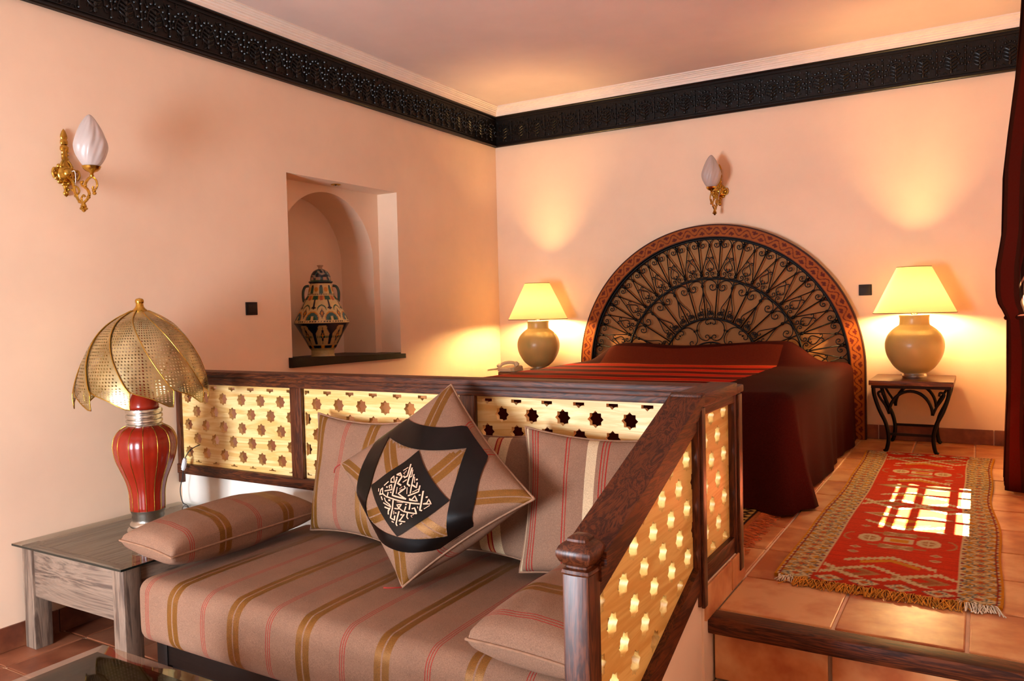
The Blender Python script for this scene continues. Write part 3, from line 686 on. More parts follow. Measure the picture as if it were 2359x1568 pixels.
# ------------------------------------------------------------------ red table lamp
K = 1475.0
RLX, RLY = .335, -3.450
zy = lambda y: TT+(1510-y)/K
lamp = thing('table_lamp', (RLX, RLY, TT), 'red lacquer table lamp with a pierced brass petal shade', 'lamp')
c = (RLX, RLY, 0); RS = .905   # radii as seen off-axis are stretched by the lens
class LMB(MB):
    def lathe(s, prof, n=40, c=(0, 0, 0), **kw): return MB.lathe(s, [(r*RS, z) for r, z in prof], n, c, **kw)
LMB().lathe([(.0, zy(1510)), (.092, zy(1510)), (.094, zy(1500)), (.090, zy(1488)), (.080, zy(1478)), (.082, zy(1468)), (.078, zy(1455)), (.070, zy(1446)), (.068, zy(1430)), (.072, zy(1420)), (.070, zy(1400)), (.077, zy(1380)), (.078, zy(1374))], 48, c).build('foot', 'silver', lamp, True)
prof = [(.074, zy(1376)), (.076, zy(1360)), (.077, zy(1320)), (.079, zy(1260)), (.090, zy(1190)), (.110, zy(1120)), (.130, zy(1050)), (.139, zy(985)), (.139, zy(945)), (.130, zy(905)), (.112, zy(872)), (.086, zy(850)), (.075, zy(846))]
prof = [(p.x, p.y) for p in cat_rom([(r, z, 0) for r, z in prof], 4)]
flute = lambda th, t_, r: (r*(1-.018*abs(math.cos(7*th))**8), 0)
bd = LMB().lathe(prof, 112, c, fr=flute).build('body', 'red_lacquer', lamp, 'all')
for k in range(14):
    th = 2*PI*(k+.5)/14
    MB().tube([(RLX+(r*RS+.0005)*math.cos(th), RLY+(r*RS+.0005)*math.sin(th), z) for r, z in prof], .0016, 5).build('inlay', 'brass', bd, 'all')
ring = []
for a, b in ((852, 832), (828, 804), (800, 772), (768, 740)):
    ya_, yb_ = zy(a), zy(b); ring += [(.072, ya_), (.079, ya_+.002), (.081, (ya_+yb_)/2), (.079, yb_-.002), (.072, yb_)]
LMB().lathe(ring, 40, c).build('collar', 'silver', lamp, True)
LMB().lathe([(.066, zy(742)), (.065, zy(720)), (.058, zy(680)), (.045, zy(640)), (.028, zy(610)), (.012, zy(590)), (.010, zy(200))], 40, c).build('neck', 'red_lacquer', lamp, 'all')
LMB().lathe([(.034, zy(132)), (.030, zy(122)), (.022, zy(112)), (.017, zy(98)), (.016, zy(84)), (.019, zy(78)), (.019, zy(64)), (.015, zy(55)), (.001, zy(49))], 28, c).build('finial', 'brass', lamp, True)
# petals
t = NT('pierced_brass'); tc = t.n('ShaderNodeTexCoord'); sp = t.n('ShaderNodeSeparateXYZ'); t.l(tc.outputs['UV'], sp.inputs[0])
uu = t.math('MULTIPLY', sp.outputs[0], 12.0); vv = t.math('MULTIPLY', sp.outputs[1], 42.0)
row = t.math('FLOOR', vv); uo = t.math('ADD', uu, t.math('MULTIPLY', t.math('MODULO', row, 2.0), .5))
du = t.math('SUBTRACT', t.math('FRACT', uo), .5); dv = t.math('SUBTRACT', t.math('FRACT', vv), .5)
dd = t.math('ADD', t.math('MULTIPLY', du, du), t.math('MULTIPLY', dv, dv)); hole = t.math('LESS_THAN', dd, .055)
inm = t.math('MULTIPLY', t.math('MULTIPLY', t.math('GREATER_THAN', sp.outputs[0], .1), t.math('LESS_THAN', sp.outputs[0], .9)), t.math('MULTIPLY', t.math('GREATER_THAN', sp.outputs[1], .12), t.math('LESS_THAN', sp.outputs[1], .93)))
hole = t.math('MULTIPLY', hole, inm)
co = t.coord(); n_ = t.noise(co, 9, 4); t.set(t.ramp(n_, [(.3, srgb(146, 126, 86)), (.7, srgb(206, 190, 142))]), t.math('ADD', .22, t.math('MULTIPLY', n_, .15)), .95, .5, Alpha=t.math('SUBTRACT', 1.0, hole))
MATS['pierced_brass'] = t.m
sh = [(.030, 128), (.092, 172), (.145, 225), (.195, 300), (.236, 400), (.262, 500), (.281, 600), (.286, 650), (.282, 715)]
shp = cat_rom([(r, zy(y), 0) for r, y in sh], 8)
def shade_pt(t_): f = max(0, min(1, t_))*(len(shp)-1); i = int(min(len(shp)-2, f)); return shp[i].lerp(shp[i+1], f-i)
shd = LMB().lathe([(.026, zy(134)), (.040, zy(134)), (.042, zy(130)), (.026, zy(128))], 28, c).build('shade', 'brass', lamp, True)
NP = 10
def petal_pt(u, t_, off=0.0):
    tt = t_*(.72+.28*(1-abs(2*u-1.1)/1.1)); p = shade_pt(tt); th = 2*PI/NP*(u*1.08)+1.15*tt**1.15+.2
    r = p.x*RS+.006*u+off; return Vector((RLX+r*math.cos(th), RLY+r*math.sin(th), p.y))
mb = MB(); mb.grid(lambda u, t_: petal_pt(u, t_), 10, 34); po = mb.build('petal', 'pierced_brass', shd, 'all', fixn=False, world=True); set_uv(po, lambda i: ((i % 11)/10, (i//11)/34*(.72+.28*(1-abs(2*(i % 11)/10-1.1)/1.1))))
mr = MB(); edge = [petal_pt(0, i/30) for i in range(31)]+[petal_pt(i/12, 1) for i in range(1, 13)]+[petal_pt(1, 1-i/30) for i in range(1, 31)]
mr.tube(edge, .0022, 5); ro = mr.build('petal_rim', 'brass', shd, 'all', world=True)
for k in range(1, NP):
    for src in (po, ro):
        d = src.copy(); COL.objects.link(d); d.parent = shd; d.rotation_euler = (0, 0, 2*PI*k/NP)
for o_ in (po, ro): pass
# cord with switch
cr = thing('lamp_cord', (.2, -3.2, TT), 'thin black lamp cord with white inline switch by the railing', 'cord')
cpts = [(.40, -3.41, TT+.004), (.36, -3.28, TT+.004), (.22, -3.16, TT+.004), (.12, -3.10, TT+.004), (.078, -3.092, TT+.012), (.066, -3.094, .05), (.085, -3.092, .12), (.094, -3.090, .17), (.110, -3.088, .215), (.135, -3.075, .250), (.152, -3.03, .268), (.16, -2.99, .26)]
MB().tube(cat_rom(cpts, 6), .0022, 6).build('cable', 'cable_black', cr, 'all')
bm = bmesh.new(); bmesh.ops.create_cube(bm, size=1); bmesh.ops.bevel(bm, geom=bm.edges[:], offset=.18, segments=2, affect='EDGES')
MB().frombm(bm, Matrix.Translation((.0985, -3.091, .178)) @ Matrix.Rotation(.33, 4, 'Y') @ Matrix.Diagonal((.021, .016, .062, 1))).build('inline_switch', 'plastic_white', cr, True)
# ------------------------------------------------------------------ coffee table (corner in view)
ct = thing('coffee_table', (1.85, -4.62, Z0), 'low coffee table with a smoked glass top standing before the sofa', 'table')
CX0, CY1, CZ = 1.265, -4.235, -.030
gb = MB().box((CX0+.045, CY1-.72, CZ-.010), (CX0+1.10, CY1-.045, CZ)).build('glass_top', 'table_glass_smoke', ct)
V = [(CX0, CY1-.765), (CX0+1.145, CY1-.765), (CX0+1.145, CY1), (CX0, CY1)]; V2 = [(CX0+.045, CY1-.72), (CX0+1.10, CY1-.72), (CX0+1.10, CY1-.045), (CX0+.045, CY1-.045)]
mb = MB(); mb.add([(x, y, CZ-.006) for x, y in V]+[(x, y, CZ) for x, y in V2]+[(x, y, CZ-.010) for x, y in V]+[(x, y, CZ-.010) for x, y in V2],
   [(i, (i+1) % 4, 4+(i+1) % 4, 4+i) for i in range(4)]+[(i, 8+i, 8+(i+1) % 4, (i+1) % 4) for i in range(4)]+[(8+i, 12+i, 12+(i+1) % 4, 8+(i+1) % 4) for i in range(4)])
glass_top('table_glass_bevel', (.86, .80, .74, 1), 1.6)
mb.build('glass_bevel', 'table_glass_bevel', gb, world=True)
for x0, y0, x1, y1 in ((CX0+.03, CY1-.735, CX0+.10, CY1-.03), (CX0+1.045, CY1-.735, CX0+1.115, CY1-.03)): MB().box((x0, y0, CZ-.075), (x1, y1, CZ-.012), .003).build('frame_rail', 'wood_grey_y', ct, True)
for y0, y1 in ((CY1-.10, CY1-.03), (CY1-.735, CY1-.665)): MB().box((CX0+.10, y0, CZ-.075), (CX0+1.045, y1, CZ-.012), .003).build('frame_rail', 'wood_grey', ct, True)
for x in (CX0+.035, CX0+1.045):
    for y in (CY1-.735, CY1-.10): MB().box((x, y, Z0), (x+.065, y+.065, CZ-.075), .004).build('leg', 'wood_grey_z', ct, True)
MB().box((CX0+.10, CY1-.665, CZ-.21), (CX0+1.045, CY1-.10, CZ-.19)).build('shelf', 'wood_black', ct)

# ------------------------------------------------------------------ sconces (built facing +X out of a wall at x=0)
def sconce(loc, rz, label):
    s = thing('wall_sconce', loc, label, 'wall lamp', None, rz)
    def b(mb, name, mat, smooth=True, parent=None): return mb.build(name, mat, parent or s, smooth, world=False)
    mb = MB()  # back plate, z from -.09 to +.19 about the medallion
    fl_ = lambda prof, z0: mb.lathe([(r, z) for r, z in prof], 20, (.008, 0, z0), sx=.55)
    fl_([(.001, .195), (.008, .185), (.014, .170), (.016, .158), (.012, .150), (.016, .145), (.017, .135), (.015, .128), (.010, .124)], 0)
    fl_([(.012, .124), (.018, .118), (.019, .105), (.013, .098), (.013, .060), (.015, .050), (.022, .040), (.020, .030)], 0)
    for k in range(14):
        a = 2*PI*k/14; mb.sphere((.008, .042*math.cos(a), .042*math.sin(a)), .0105, 8, 5, (.8, 1, 1))
    mb.sphere((.006, 0, 0), .040, 18, 8, (.55, 1, 1)); mb.sphere((.022, 0, .004), .021, 14, 8)
    for s_ in (-1, 1):
        mb.tube(cat_rom([(.012, s_*.010, .06), (.016, s_*.020, .045), (.016, s_*.024, .030), (.016, s_*.016, .024), (.016, s_*.013, .033)], 5), .0045, 6)
        mb.tube(cat_rom([(.012, s_*.05, -.02), (.014, s_*.058, .0), (.014, s_*.052, .02), (.014, s_*.042, .014)], 5), .0055, 6)
        for k in range(5): mb.sphere((.012, s_*.013, .052+.016*k), .0045, 6, 4)
    fl_([(.012, -.035), (.011, -.055), (.008, -.070), (.013, -.078), (.012, -.086), (.006, -.092), (.001, -.096)], 0)
    for k in range(4): mb.sphere((.022, (-1)**k*.004, -.04-.013*k), .0065, 8, 5)
    b(mb, 'back_plate', 'brass')
    mb = MB()  # arm: down from the medallion, turning up under the cup
    A = cat_rom([(.022, 0, -.012), (.045, 0, -.03), (.055, 0, -.055), (.062, 0, -.085), (.080, 0, -.118), (.100, 0, -.132), (.125, 0, -.122), (.140, 0, -.100), (.130, 0, -.078), (.118, 0, -.068), (.122, 0, -.052), (.140, 0, -.035), (.158, 0, -.030)], 6)
    mb.tube(A, .0055, 8)
    for path in ([(.055, 0, -.055), (.075, 0, -.062), (.085, 0, -.080), (.075, 0, -.093), (.066, 0, -.085)], [(.158, 0, -.030), (.178, 0, -.045), (.184, 0, -.068), (.172, 0, -.086), (.160, 0, -.080), (.165, 0, -.070)],
                 [(.100, 0, -.132), (.096, 0, -.112), (.108, 0, -.100), (.116, 0, -.108)], [(.118, 0, -.068), (.102, 0, -.060), (.100, 0, -.046), (.110, 0, -.042)]):
        mb.tube(cat_rom(path, 6), .0040, 7)
    for q in ((.050, 0, -.070), (.066, 0, -.098), (.086, 0, -.125), (.135, 0, -.112), (.118, 0, -.062), (.166, 0, -.088), (.168, 0, -.100), (.100, 0, -.046)): mb.sphere(q, .0075, 8, 6)
    mb.lathe([(.001, -.172), (.006, -.168), (.010, -.160), (.007, -.153), (.012, -.148), (.008, -.138), (.005, -.128)], 14, (.106, 0, 0))
    for k in range(5): a = 2*PI*k/5; mb.sphere((.106+.010*math.cos(a), .010*math.sin(a), -.156), .0055, 7, 5)
    for v in mb.v: v.x = .022+(v.x-.022)*1.31
    b(mb, 'arm', 'brass')
    cupz = -.030
    b(MB().lathe([(.007, cupz), (.009, cupz+.006), (.006, cupz+.012), (.010, cupz+.018), (.024, cupz+.024), (.033, cupz+.034), (.035, cupz+.040), (.037, cupz+.043), (.033, cupz+.044), (.030, cupz+.036)], 28, (.200, 0, 0), cap=False), 'cup', 'brass')
    pr = [(.030, 0), (.042, .010), (.058, .030), (.071, .055), (.077, .082), (.075, .105), (.066, .132), (.052, .160), (.036, .186), (.020, .206), (.009, .215), (.001, .218)]
    pr = [(p.x, p.y) for p in cat_rom([(r, z, 0) for r, z in pr], 3)]
    def fr(th, t_, r):
        e = math.sin(PI*min(1, t_*1.1))*.9+.1
        return r*(1+e*(.045*math.sin(7*th+5*t_)+.02*math.sin(15*th-9*t_))), .9*t_
    b(MB().lathe([(r*.82, z) for r, z in pr], 84, (.200, 0, cupz+.040), fr=fr), 'glass_shade', 'frosted_glass', 'all')
    wr_ = b(MB().tube(cat_rom([(.03, .012, .01), (.05, .016, .012), (.062, .012, -.02), (.066, .006, -.06)], 6), .0018, 5), 'wire', 'plastic_white')
    return s
sconce((0, -3.552, 1.510), 0, 'brass wall sconce with frosted flame shade beside the niche')
sconce((1.832, 0, 1.668), -PI/2, 'brass wall sconce with frosted flame shade above the headboard')
# switch plates
def plate(loc, rz, label, w_=.077, h_=.070):
    p = thing('wall_switch', loc, label, 'switch', None, rz)
    MB().box((0, -w_/2, -h_/2), (.008, w_/2, h_/2), .0025).build('plate', 'plastic_dark', p, True, world=False)
    MB().box((.007, -w_*.34, -h_*.34), (.0115, w_*.34, h_*.34), .002).build('rocker', 'plastic_dark', p, True, world=False)
plate((0, -2.565, .923), 0, 'dark square switch plate on the wall near the niche')
plate((2.761, 0, .956), -PI/2, 'dark square switch plate on the wall beside the headboard')
# niche downlight
sp_ = thing('ceiling_spotlight', (-.075, -1.797, NZ1), 'tiny brass downlight in the top of the niche', 'spotlight')
MB().lathe([(.016, -.001), (.030, -.001), (.031, -.005), (.026, -.008), (.018, -.007), (.016, -.002)], 28, (-.075, -1.797, NZ1), cap=False).build('ring', 'brass', sp_, True)
MB().lathe([(.001, -.012), (.008, -.011), (.014, -.006), (.017, -.001)], 20, (-.075, -1.797, NZ1)).build('bulb', 'silver', sp_, True)
# ------------------------------------------------------------------ vase in the niche
VK = 3.075*357; vz = lambda y: .612+(1392-y)/VK
vc = (-.215, -1.813, 0)
va = thing('lidded_vase', (vc[0], vc[1], .612), 'tall lidded painted pottery jar in the niche', 'vase')
def hexc(*a): return np.array(srgb(*a)[:3])
CRM, OCH, GRN, NAV, TER, TEAL = hexc(226, 196, 130), hexc(214, 140, 46), hexc(36, 84, 58), hexc(26, 30, 48), hexc(170, 80, 36), hexc(60, 104, 100)
def vase_col(th, t_, zz):
    """zz normalised: 0 foot .. 1 neck top; th 0..2pi"""
    N_ = 8; a = (th/(2*PI)*N_) % 1; b = (th/(2*PI)*N_+.5) % 1; da = abs(a-.5)*2; db = abs(b-.5)*2
    c_ = CRM
    if zz < .125: return hexc(196, 170, 110)
    if zz < .465:   # lower cone
        k = (zz-.125)/.34
        c_ = hexc(196, 160, 100)
        if k > 1-.42*math.sqrt(max(0, 1-(da/.62)**2)) and da < .62: c_ = NAV if k < .93 or da > .2 else TER
        if k > .9: c_ = NAV
        if abs(k-.5) < .34*(1-db/.22) and db < .22: c_ = NAV if abs(k-.5) > .10*(1-db/.12) else OCH
        if abs(k-.45) < .05 and da < .9 and int(th*40) % 2: c_ = GRN
        if db > .82 and .15 < k < .6: c_ = NAV
        if k < .12: c_ = NAV if da < .7 else OCH
        return c_
    if zz < .505: return NAV if (th/(2*PI)*60) % 1 < .5 and .473 < zz < .495 else CRM
    if zz < .83:  # upper cone
        k = (zz-.505)/.325
        if k < .30*math.sqrt(max(0, 1-(da/.66)**2)) and da < .66:
            c_ = TEAL if k > .16*math.sqrt(max(0, 1-(da/.4)**2)) or da > .4 else (CRM if da < .16 else GRN); 
        elif k < .36*math.sqrt(max(0, 1-(da/.75)**2)) and da < .75: c_ = OCH
        if db < .26 and abs(k-.27) < .20*(1-db/.26): c_ = NAV if abs(k-.27) > .10*(1-db/.16) else OCH
        e = math.hypot(db/.55, (k-.42)/.2)
        if .8 < e < 1.05 and k > .40: c_ = GRN
        if da < .10 and .45 < k < .82: c_ = NAV
        if da < .26 and abs(k-.5) < .05*(1-da/.26)+.02: c_ = NAV
        if k > .82: c_ = GRN if da < .45 else OCH
        if k > .80 and db < .2: c_ = TER
        return c_
    if zz < .86: return NAV if (th/(2*PI)*46) % 1 < .5 and .838 < zz < .855 else CRM
    k = (zz-.86)/.14
    if k < .82:
        c_ = OCH if math.hypot(da*1.2, (k-.4)*2.2) < .55 else (GRN if db < .35 and k < .6 else CRM)
        if db < .3 and k > .6: c_ = NAV
        return c_
    return CRM
vprof = [(82, 1392), (84, 1385), (80, 1372), (80, 1345), (84, 1338), (92, 1330), (125, 1270), (158, 1212), (184, 1168), (193, 1156), (193, 1144), (186, 1132), (160, 1080), (130, 1020), (104, 975), (98, 968), (94, 958), (86, 925), (77, 890), (73, 878)]
vp = [Vector((r/VK*.98, vz(y), 0)) for r, y in vprof]; dense = []
for p, q in zip(vp[:-1], vp[1:]):
    k = max(1, int((q-p).length/.004)); dense += [p.lerp(q, i/k) for i in range(k)]
dense.append(vp[-1]); nth = 192; zlo, zhi = dense[0].y, dense[-1].y
attr_mat('painted_pottery', .25, .03, 60, .5)
vb = MB().lathe([(p.x, p.y) for p in dense], nth, vc, cap=False).build('body', 'painted_pottery', va, True)
set_colors(vb.data, [list(vase_col(2*PI*j/nth, 0, (p.y-zlo)/(zhi-zlo)))+[1] for p in dense for j in range(nth)])
lid = [(70, 882), (80, 876), (84, 870), (82, 865), (72, 860), (71, 848), (68, 830), (60, 810), (48, 794), (30, 783), (17, 779), (13, 772), (16, 762), (22, 756), (22, 752), (14, 750), (1, 751)]
lp_ = [Vector((r/VK, vz(y), 0)) for r, y in lid]; ld_ = []
for p, q in zip(lp_[:-1], lp_[1:]):
    k = max(1, int((q-p).length/.004)); ld_ += [p.lerp(q, i/k) for i in range(k)]
ld_.append(lp_[-1]); lo = MB().lathe([(p.x, p.y) for p in ld_], 96, vc, cap=False).build('lid', 'painted_pottery', va, True)
def lid_col(i, j):
    p = ld_[i]; y = 1392-(p.y-.612)*VK; th = 2*PI*j/96
    if y > 858: return list(NAV if y > 868 else GRN)+[1]
    if y < 780: return list(hexc(180, 150, 120))+[1]
    v_ = noise.noise(Vector((math.cos(th)*3, math.sin(th)*3, p.y*60))); sc_ = (th*9/(2*PI)) % 1
    if y > 836 and abs(sc_-.5) < .3: return list(hexc(176, 140, 118))+[1]
    return list(NAV if v_ < .12 else (TEAL if v_ < .3 else hexc(170, 150, 130)))+[1]
set_colors(lo.data, [lid_col(i, j) for i in range(len(ld_)) for j in range(96)])
plain('glaze_green', srgb(28, 52, 40), .25, 0, .3)
for s_ in (-1, 1):   # ears seen left and right of the neck
    ang = math.atan2(vc[1]-CAM.y, vc[0]-CAM.x)+PI/2*s_
    H = [(80, 895), (104, 900), (118, 925), (122, 960), (118, 1000), (108, 1012)]
    MB().tube(cat_rom([(vc[0]+r/VK*math.cos(ang), vc[1]+r/VK*math.sin(ang), vz(y)) for r, y in H], 5), .0085, 8).build('handle', 'glaze_green', va, 'all')
# ------------------------------------------------------------------ headboard
HX, HZ, HY = 1.769, .444, -.055
hb = thing('headboard', (HX, HY, 0), 'arched headboard with wrought iron fan scrollwork and vine-painted frame', 'headboard')
RO, RI = 1.0, .908
def hb_path(n=760):
    L1 = HZ; arc = PI*.955; tot = 2*L1+arc; out = []
    for i in range(n+1):
        s = tot*i/n
        if s < L1: out.append((s, Vector((-1, 0)), Vector((0, -(L1-s)))))
        elif s > L1+arc: out.append((s, Vector((1, 0)), Vector((0, -(s-L1-arc)))))
        else:
            a = PI-(s-L1)/.955; out.append((s, Vector((math.cos(a), math.sin(a))), Vector((0, 0))))
    return out
path = hb_path(); NR = 24; DARK = hexc(48, 17, 8); GRD = hexc(156, 80, 22); VIN = hexc(92, 28, 12); RIM = hexc(96, 40, 16)
def frame_col(s, q):
    """q 0 inner .. 1 outer"""
    if q < .06: return hexc(20, 10, 6)
    if q > .90: return DARK if q > .93 else RIM
    if q < .12: return RIM
    P_ = .104; ph = 2*PI*s/P_; mid = .5+.24*math.sin(ph); d = abs(q-mid)*(RO-RI)
    if d < .0042: return VIN
    # leaves: three-lobed blobs tucked in the bends
    for c_, sg in ((.25, -1), (.75, 1)):
        u_ = ((s/P_-c_+.5) % 1)-.5; x = u_*P_; y = (q-(.5+sg*.13))*(RO-RI)
        for lx, ly, lr in ((0, 0, .0100), (.013, sg*.004, .0075), (-.011, sg*.007, .007), (.003, sg*.012, .006)):
            if (x-lx)**2+(y-ly)**2 < lr*lr: return VIN
    return GRD
V, F, Cc = [], [], []
for s, dirv, off in path:
    for k in range(NR+1):
        q = k/NR; r = RI+(RO-RI)*q; p = dirv*r+off; V.append((HX+p.x, HY-.022, HZ+p.y)); Cc.append(list(frame_col(s, q))+[1])
nf = len(V)
for i in range(len(path)-1):
    for k in range(NR): a = i*(NR+1)+k; F.append((a, a+1, a+NR+2, a+NR+1))
m_ = len(path)
for s, dirv, off in path:     # back edges for thickness
    for r, c_ in ((RI, hexc(20, 10, 6)), (RO, DARK)): p = dirv*r+off; V.append((HX+p.x, HY+.03, HZ+p.y)); Cc.append(list(c_)+[1])
for i in range(m_-1):
    a, b = i*(NR+1), (i+1)*(NR+1); c_, d_ = nf+2*i, nf+2*(i+1)
    F += [(a, b, d_, c_), (b+NR, a+NR, c_+1, d_+1), (c_, d_, d_+1, c_+1)]
attr_mat('painted_wood', .6, .08, 160, .15)
fo = MB().add(V, F).build('frame', 'painted_wood', hb, False, fixn=False); set_colors(fo.data, Cc)
# cloth backing behind the grille
mb = MB(); n = 64; V = [(HX+.92*math.cos(PI*i/n), HY+.036, HZ+.92*math.sin(PI*i/n)) for i in range(n+1)]+[(HX-.92, HY+.036, .1), (HX+.92, HY+.036, .1)]
V2 = [(x, y+.006, z) for x, y, z in V]; k = len(V)
mb.add(V+V2, [tuple(range(k)), tuple(range(2*k-1, k-1, -1))]+[(i, (i+1) % k, k+(i+1) % k, k+i) for i in range(k)]); mb.build('backing_cloth', 'backing_cloth', hb)
def ringtube(r, tr, name): return MB().tube([(HX+r*math.cos(PI*i/72), HY, HZ+r*math.sin(PI*i/72)) for i in range(73)], tr, 7).build(name, 'iron_black', hb, 'all')
ringtube(.902, .0085, 'ring'); ringtube(.624, .0075, 'ring'); ringtube(.345, .0075, 'ring'); ringtube(.178, .006, 'ring')
W_ = .0036
def spiral(cx, cy, r, a0, turns, ccw=1, n=18):
    return [(cx+(r*(1-.82*i/n))*math.cos(a0+ccw*2*PI*turns*i/n), cy+(r*(1-.82*i/n))*math.sin(a0+ccw*2*PI*turns*i/n)) for i in range(n+1)]
def strokes_mesh(name, lines, knots, r0, sm=True):
    """2D lines (tangent x, radial y relative to r0) -> mesh about the fan centre with +Z radial"""
    mb = MB()
    for ln in lines:
        pts_ = cat_rom([(x, 0, r0+y) for x, y in ln], 3) if len(ln) > 2 else [Vector((x, 0, r0+y)) for x, y in ln]
        mb.tube(pts_, W_, 5)
    for x, y, r in knots: mb.sphere((x, 0, r0+y), r, 8, 6, (1, 1, 1.15))
    return mesh_only(mb, name, 'iron_black', 'all')
mir = lambda ln: [(-x, y) for x, y in ln]
def fan(name, me, ang):    # ang: degrees clockwise from vertical
    return inst(name, me, hb, (0, 0, HZ), (0, math.radians(ang), 0))
STEP = 180/17
sp1 = [(0, 0), (-.008, .02), (-.024, .037), (-.042, .042), (-.060, .035), (-.072, .018), (-.073, .002), (-.065, -.012), (-.052, -.017), (-.040, -.011), (-.036, .001), (-.042, .010), (-.051, .009), (-.054, .002), (-.049, -.002)]
m1 = strokes_mesh('outer_scroll', [sp1, mir(sp1)], [(0, 0, .009)], .856)
m2 = strokes_mesh('brace', [[(0, 0), (-.0605, -.205)], [(0, 0), (.0605, -.205)]], [], .856)
ht = [(-.020, -.098), (-.024, -.090), (-.018, -.083), (-.009, -.086), (0, -.098), (-.012, -.118), (-.025, -.138), (-.028, -.156), (-.017, -.172), (-.002, -.180), (.010, -.174), (.012, -.164), (.005, -.160)]
bt = [(-.061, -.190), (-.056, -.212), (-.040, -.224), (-.020, -.220), (-.008, -.205), (-.010, -.192), (-.020, -.187), (-.028, -.194), (-.024, -.203), (-.017, -.201)]
m3 = strokes_mesh('heart_scroll', [ht, mir(ht), bt, mir(bt)], [(0, -.182, .007)], .856)
for i in range(17):
    a = (i-8)*STEP; fan('outer_scroll', m1, a); fan('brace', m2, a); fan('heart_scroll', m3, a)
spm = mesh_only(MB().tube([(0, 0, .345), (0, 0, .902)], .0048, 6).sphere((0, 0, .874), .0125, 8, 6).sphere((0, 0, .655), .0125, 8, 6), 'spoke', 'iron_black', 'all')
for i in range(18): fan('spoke', spm, (i-8.5)*STEP)
A1 = [(-.107, -.012), (-.103, .008), (-.088, .027), (-.064, .036), (-.038, .033), (-.017, .019), (-.007, 0), (-.011, -.021), (-.028, -.035), (-.045, -.030), (-.054, -.014), (-.048, .001), (-.036, .002), (-.031, -.008), (-.038, -.014)]
m4 = strokes_mesh('middle_scroll', [A1, mir(A1)], [(0, -.004, .012), (-.107, -.012, .011)], .576)
Bq = [(-.107, -.012), (-.100, -.045), (-.078, -.090), (-.055, -.125), (-.040, -.150), (-.036, -.170), (-.044, -.182), (-.056, -.180), (-.060, -.168), (-.052, -.163)]
m5 = strokes_mesh('curl', [Bq, mir(Bq)], [], .576)
for k in range(-5, 5):
    a = .5*STEP+2*k*STEP
    if abs(a) < 92: fan('middle_scroll', m4, a); fan('curl', m5, a)
circ = [(.022*math.cos(2*PI*i/14), .022*math.sin(2*PI*i/14)) for i in range(15)]
m6 = strokes_mesh('small_circle', [circ, spiral(-.008, .002, .009, 0, 1.2), spiral(.008, .002, .009, PI, 1.2, -1)], [(0, .018, .006)], .373)
for i in range(17): fan('small_circle', m6, (i-8)*STEP)
CL = [(-.004, .052), (-.012, .040), (-.026, .040), (-.030, .052), (-.024, .062), (-.012, .066), (0, .060)]
big = [(-.006, .046), (-.014, .036), (-.028, .040), (-.031, .054), (-.022, .064), (0, .056)]
arc_l = [(-.012, .052), (-.022, .042), (-.034, .050), (-.034, .066), (-.018, .078), (-.050, .074), (-.085, .050), (-.098, .010), (-.090, -.030), (-.066, -.062), (-.032, -.072), (-.010, -.058), (-.012, -.040), (-.026, -.032), (-.038, -.042), (-.030, -.054)]
m7 = strokes_mesh('centre_scroll', [arc_l, mir(arc_l)], [(0, .052, .007), (0, -.052, .007), (-.098, .0, .008), (.098, .0, .008)], .262)
for a in (-90, -45, 0, 45, 90): fan('centre_scroll', m7, a)
MB().tube([(HX, HY, HZ), (HX, HY, HZ+.178)], .005, 6).build('spoke', 'iron_black', hb, 'all')
for s_ in (-1, 1): MB().box((HX+s_*.902-.008, HY-.008, .02), (HX+s_*.902+.008, HY+.008, HZ)).build('iron_upright', 'iron_black', hb)

# ------------------------------------------------------------------ bed
BX0, BX1, BY0, BY1, BZ = .905, 2.690, -2.085, -.085, .500
bb_ = thing('bed', ((BX0+BX1)/2, (BY0+BY1)/2, 0), 'low double bed hidden under the maroon bedspread', 'bed')
remap((BX0+.03, BY0+.03, .12), (BX1-.03, BY1-.02, .475), .05, .0).build('mattress', plain('mattress_ticking', srgb(120, 90, 70), .9), bb_, 'all')
MB().box((BX0+.06, BY0+.06, .06), (BX1-.06, BY1-.01, .119), .01).build('frame', 'wood_black', bb_)
for x in (BX0+.1, BX1-.16):
    for y in (BY0+.1, BY1-.16): MB().box((x, y, 0), (x+.06, y+.06, .06)).build('leg', 'wood_black', bb_)
def bed_top(x, y):
    u = (x-HX)/.87
    e = max(0.0, 1-abs(u)**5)
    py = math.exp(-((y+.36)/.17)**2) if y < -.36 else 1.0 if y < -.25 else math.exp(-((y+.25)/.10)**2)
    py = max(0, py)
    lob = .135-.030*math.exp(-((x-1.62)/.22)**2)+.006*math.sin(9*x)
    sq_ = min(1.0, max(0.0, (.93-abs(u))/.30)); sq_ = sq_*sq_*(3-2*sq_)
    crease = -.012*math.exp(-((y+.60)/.05)**2)*sq_
    return BZ+lob*py*sq_+crease+.004*noise.noise(Vector((x*3, y*3, 0)))
def outline(inset, n=220):
    x0, x1, y0, y1 = BX0+inset, BX1-inset, BY0+inset, BY1-inset*.6
    r = max(.004, .09-inset*.3); P_ = []
    for cx, cy, a0 in ((x1-r, y0+r, -PI/2), (x1-r, y1-r, 0), (x0+r, y1-r, PI/2), (x0+r, y0+r, PI)):
        for i in range(9): a = a0+PI/2*i/8; P_.append(Vector((cx+r*math.cos(a), cy+r*math.sin(a))))
    per = [0]
    for i in range(len(P_)): per.append(per[-1]+(P_[(i+1) % len(P_)]-P_[i]).length)
    return P_, per
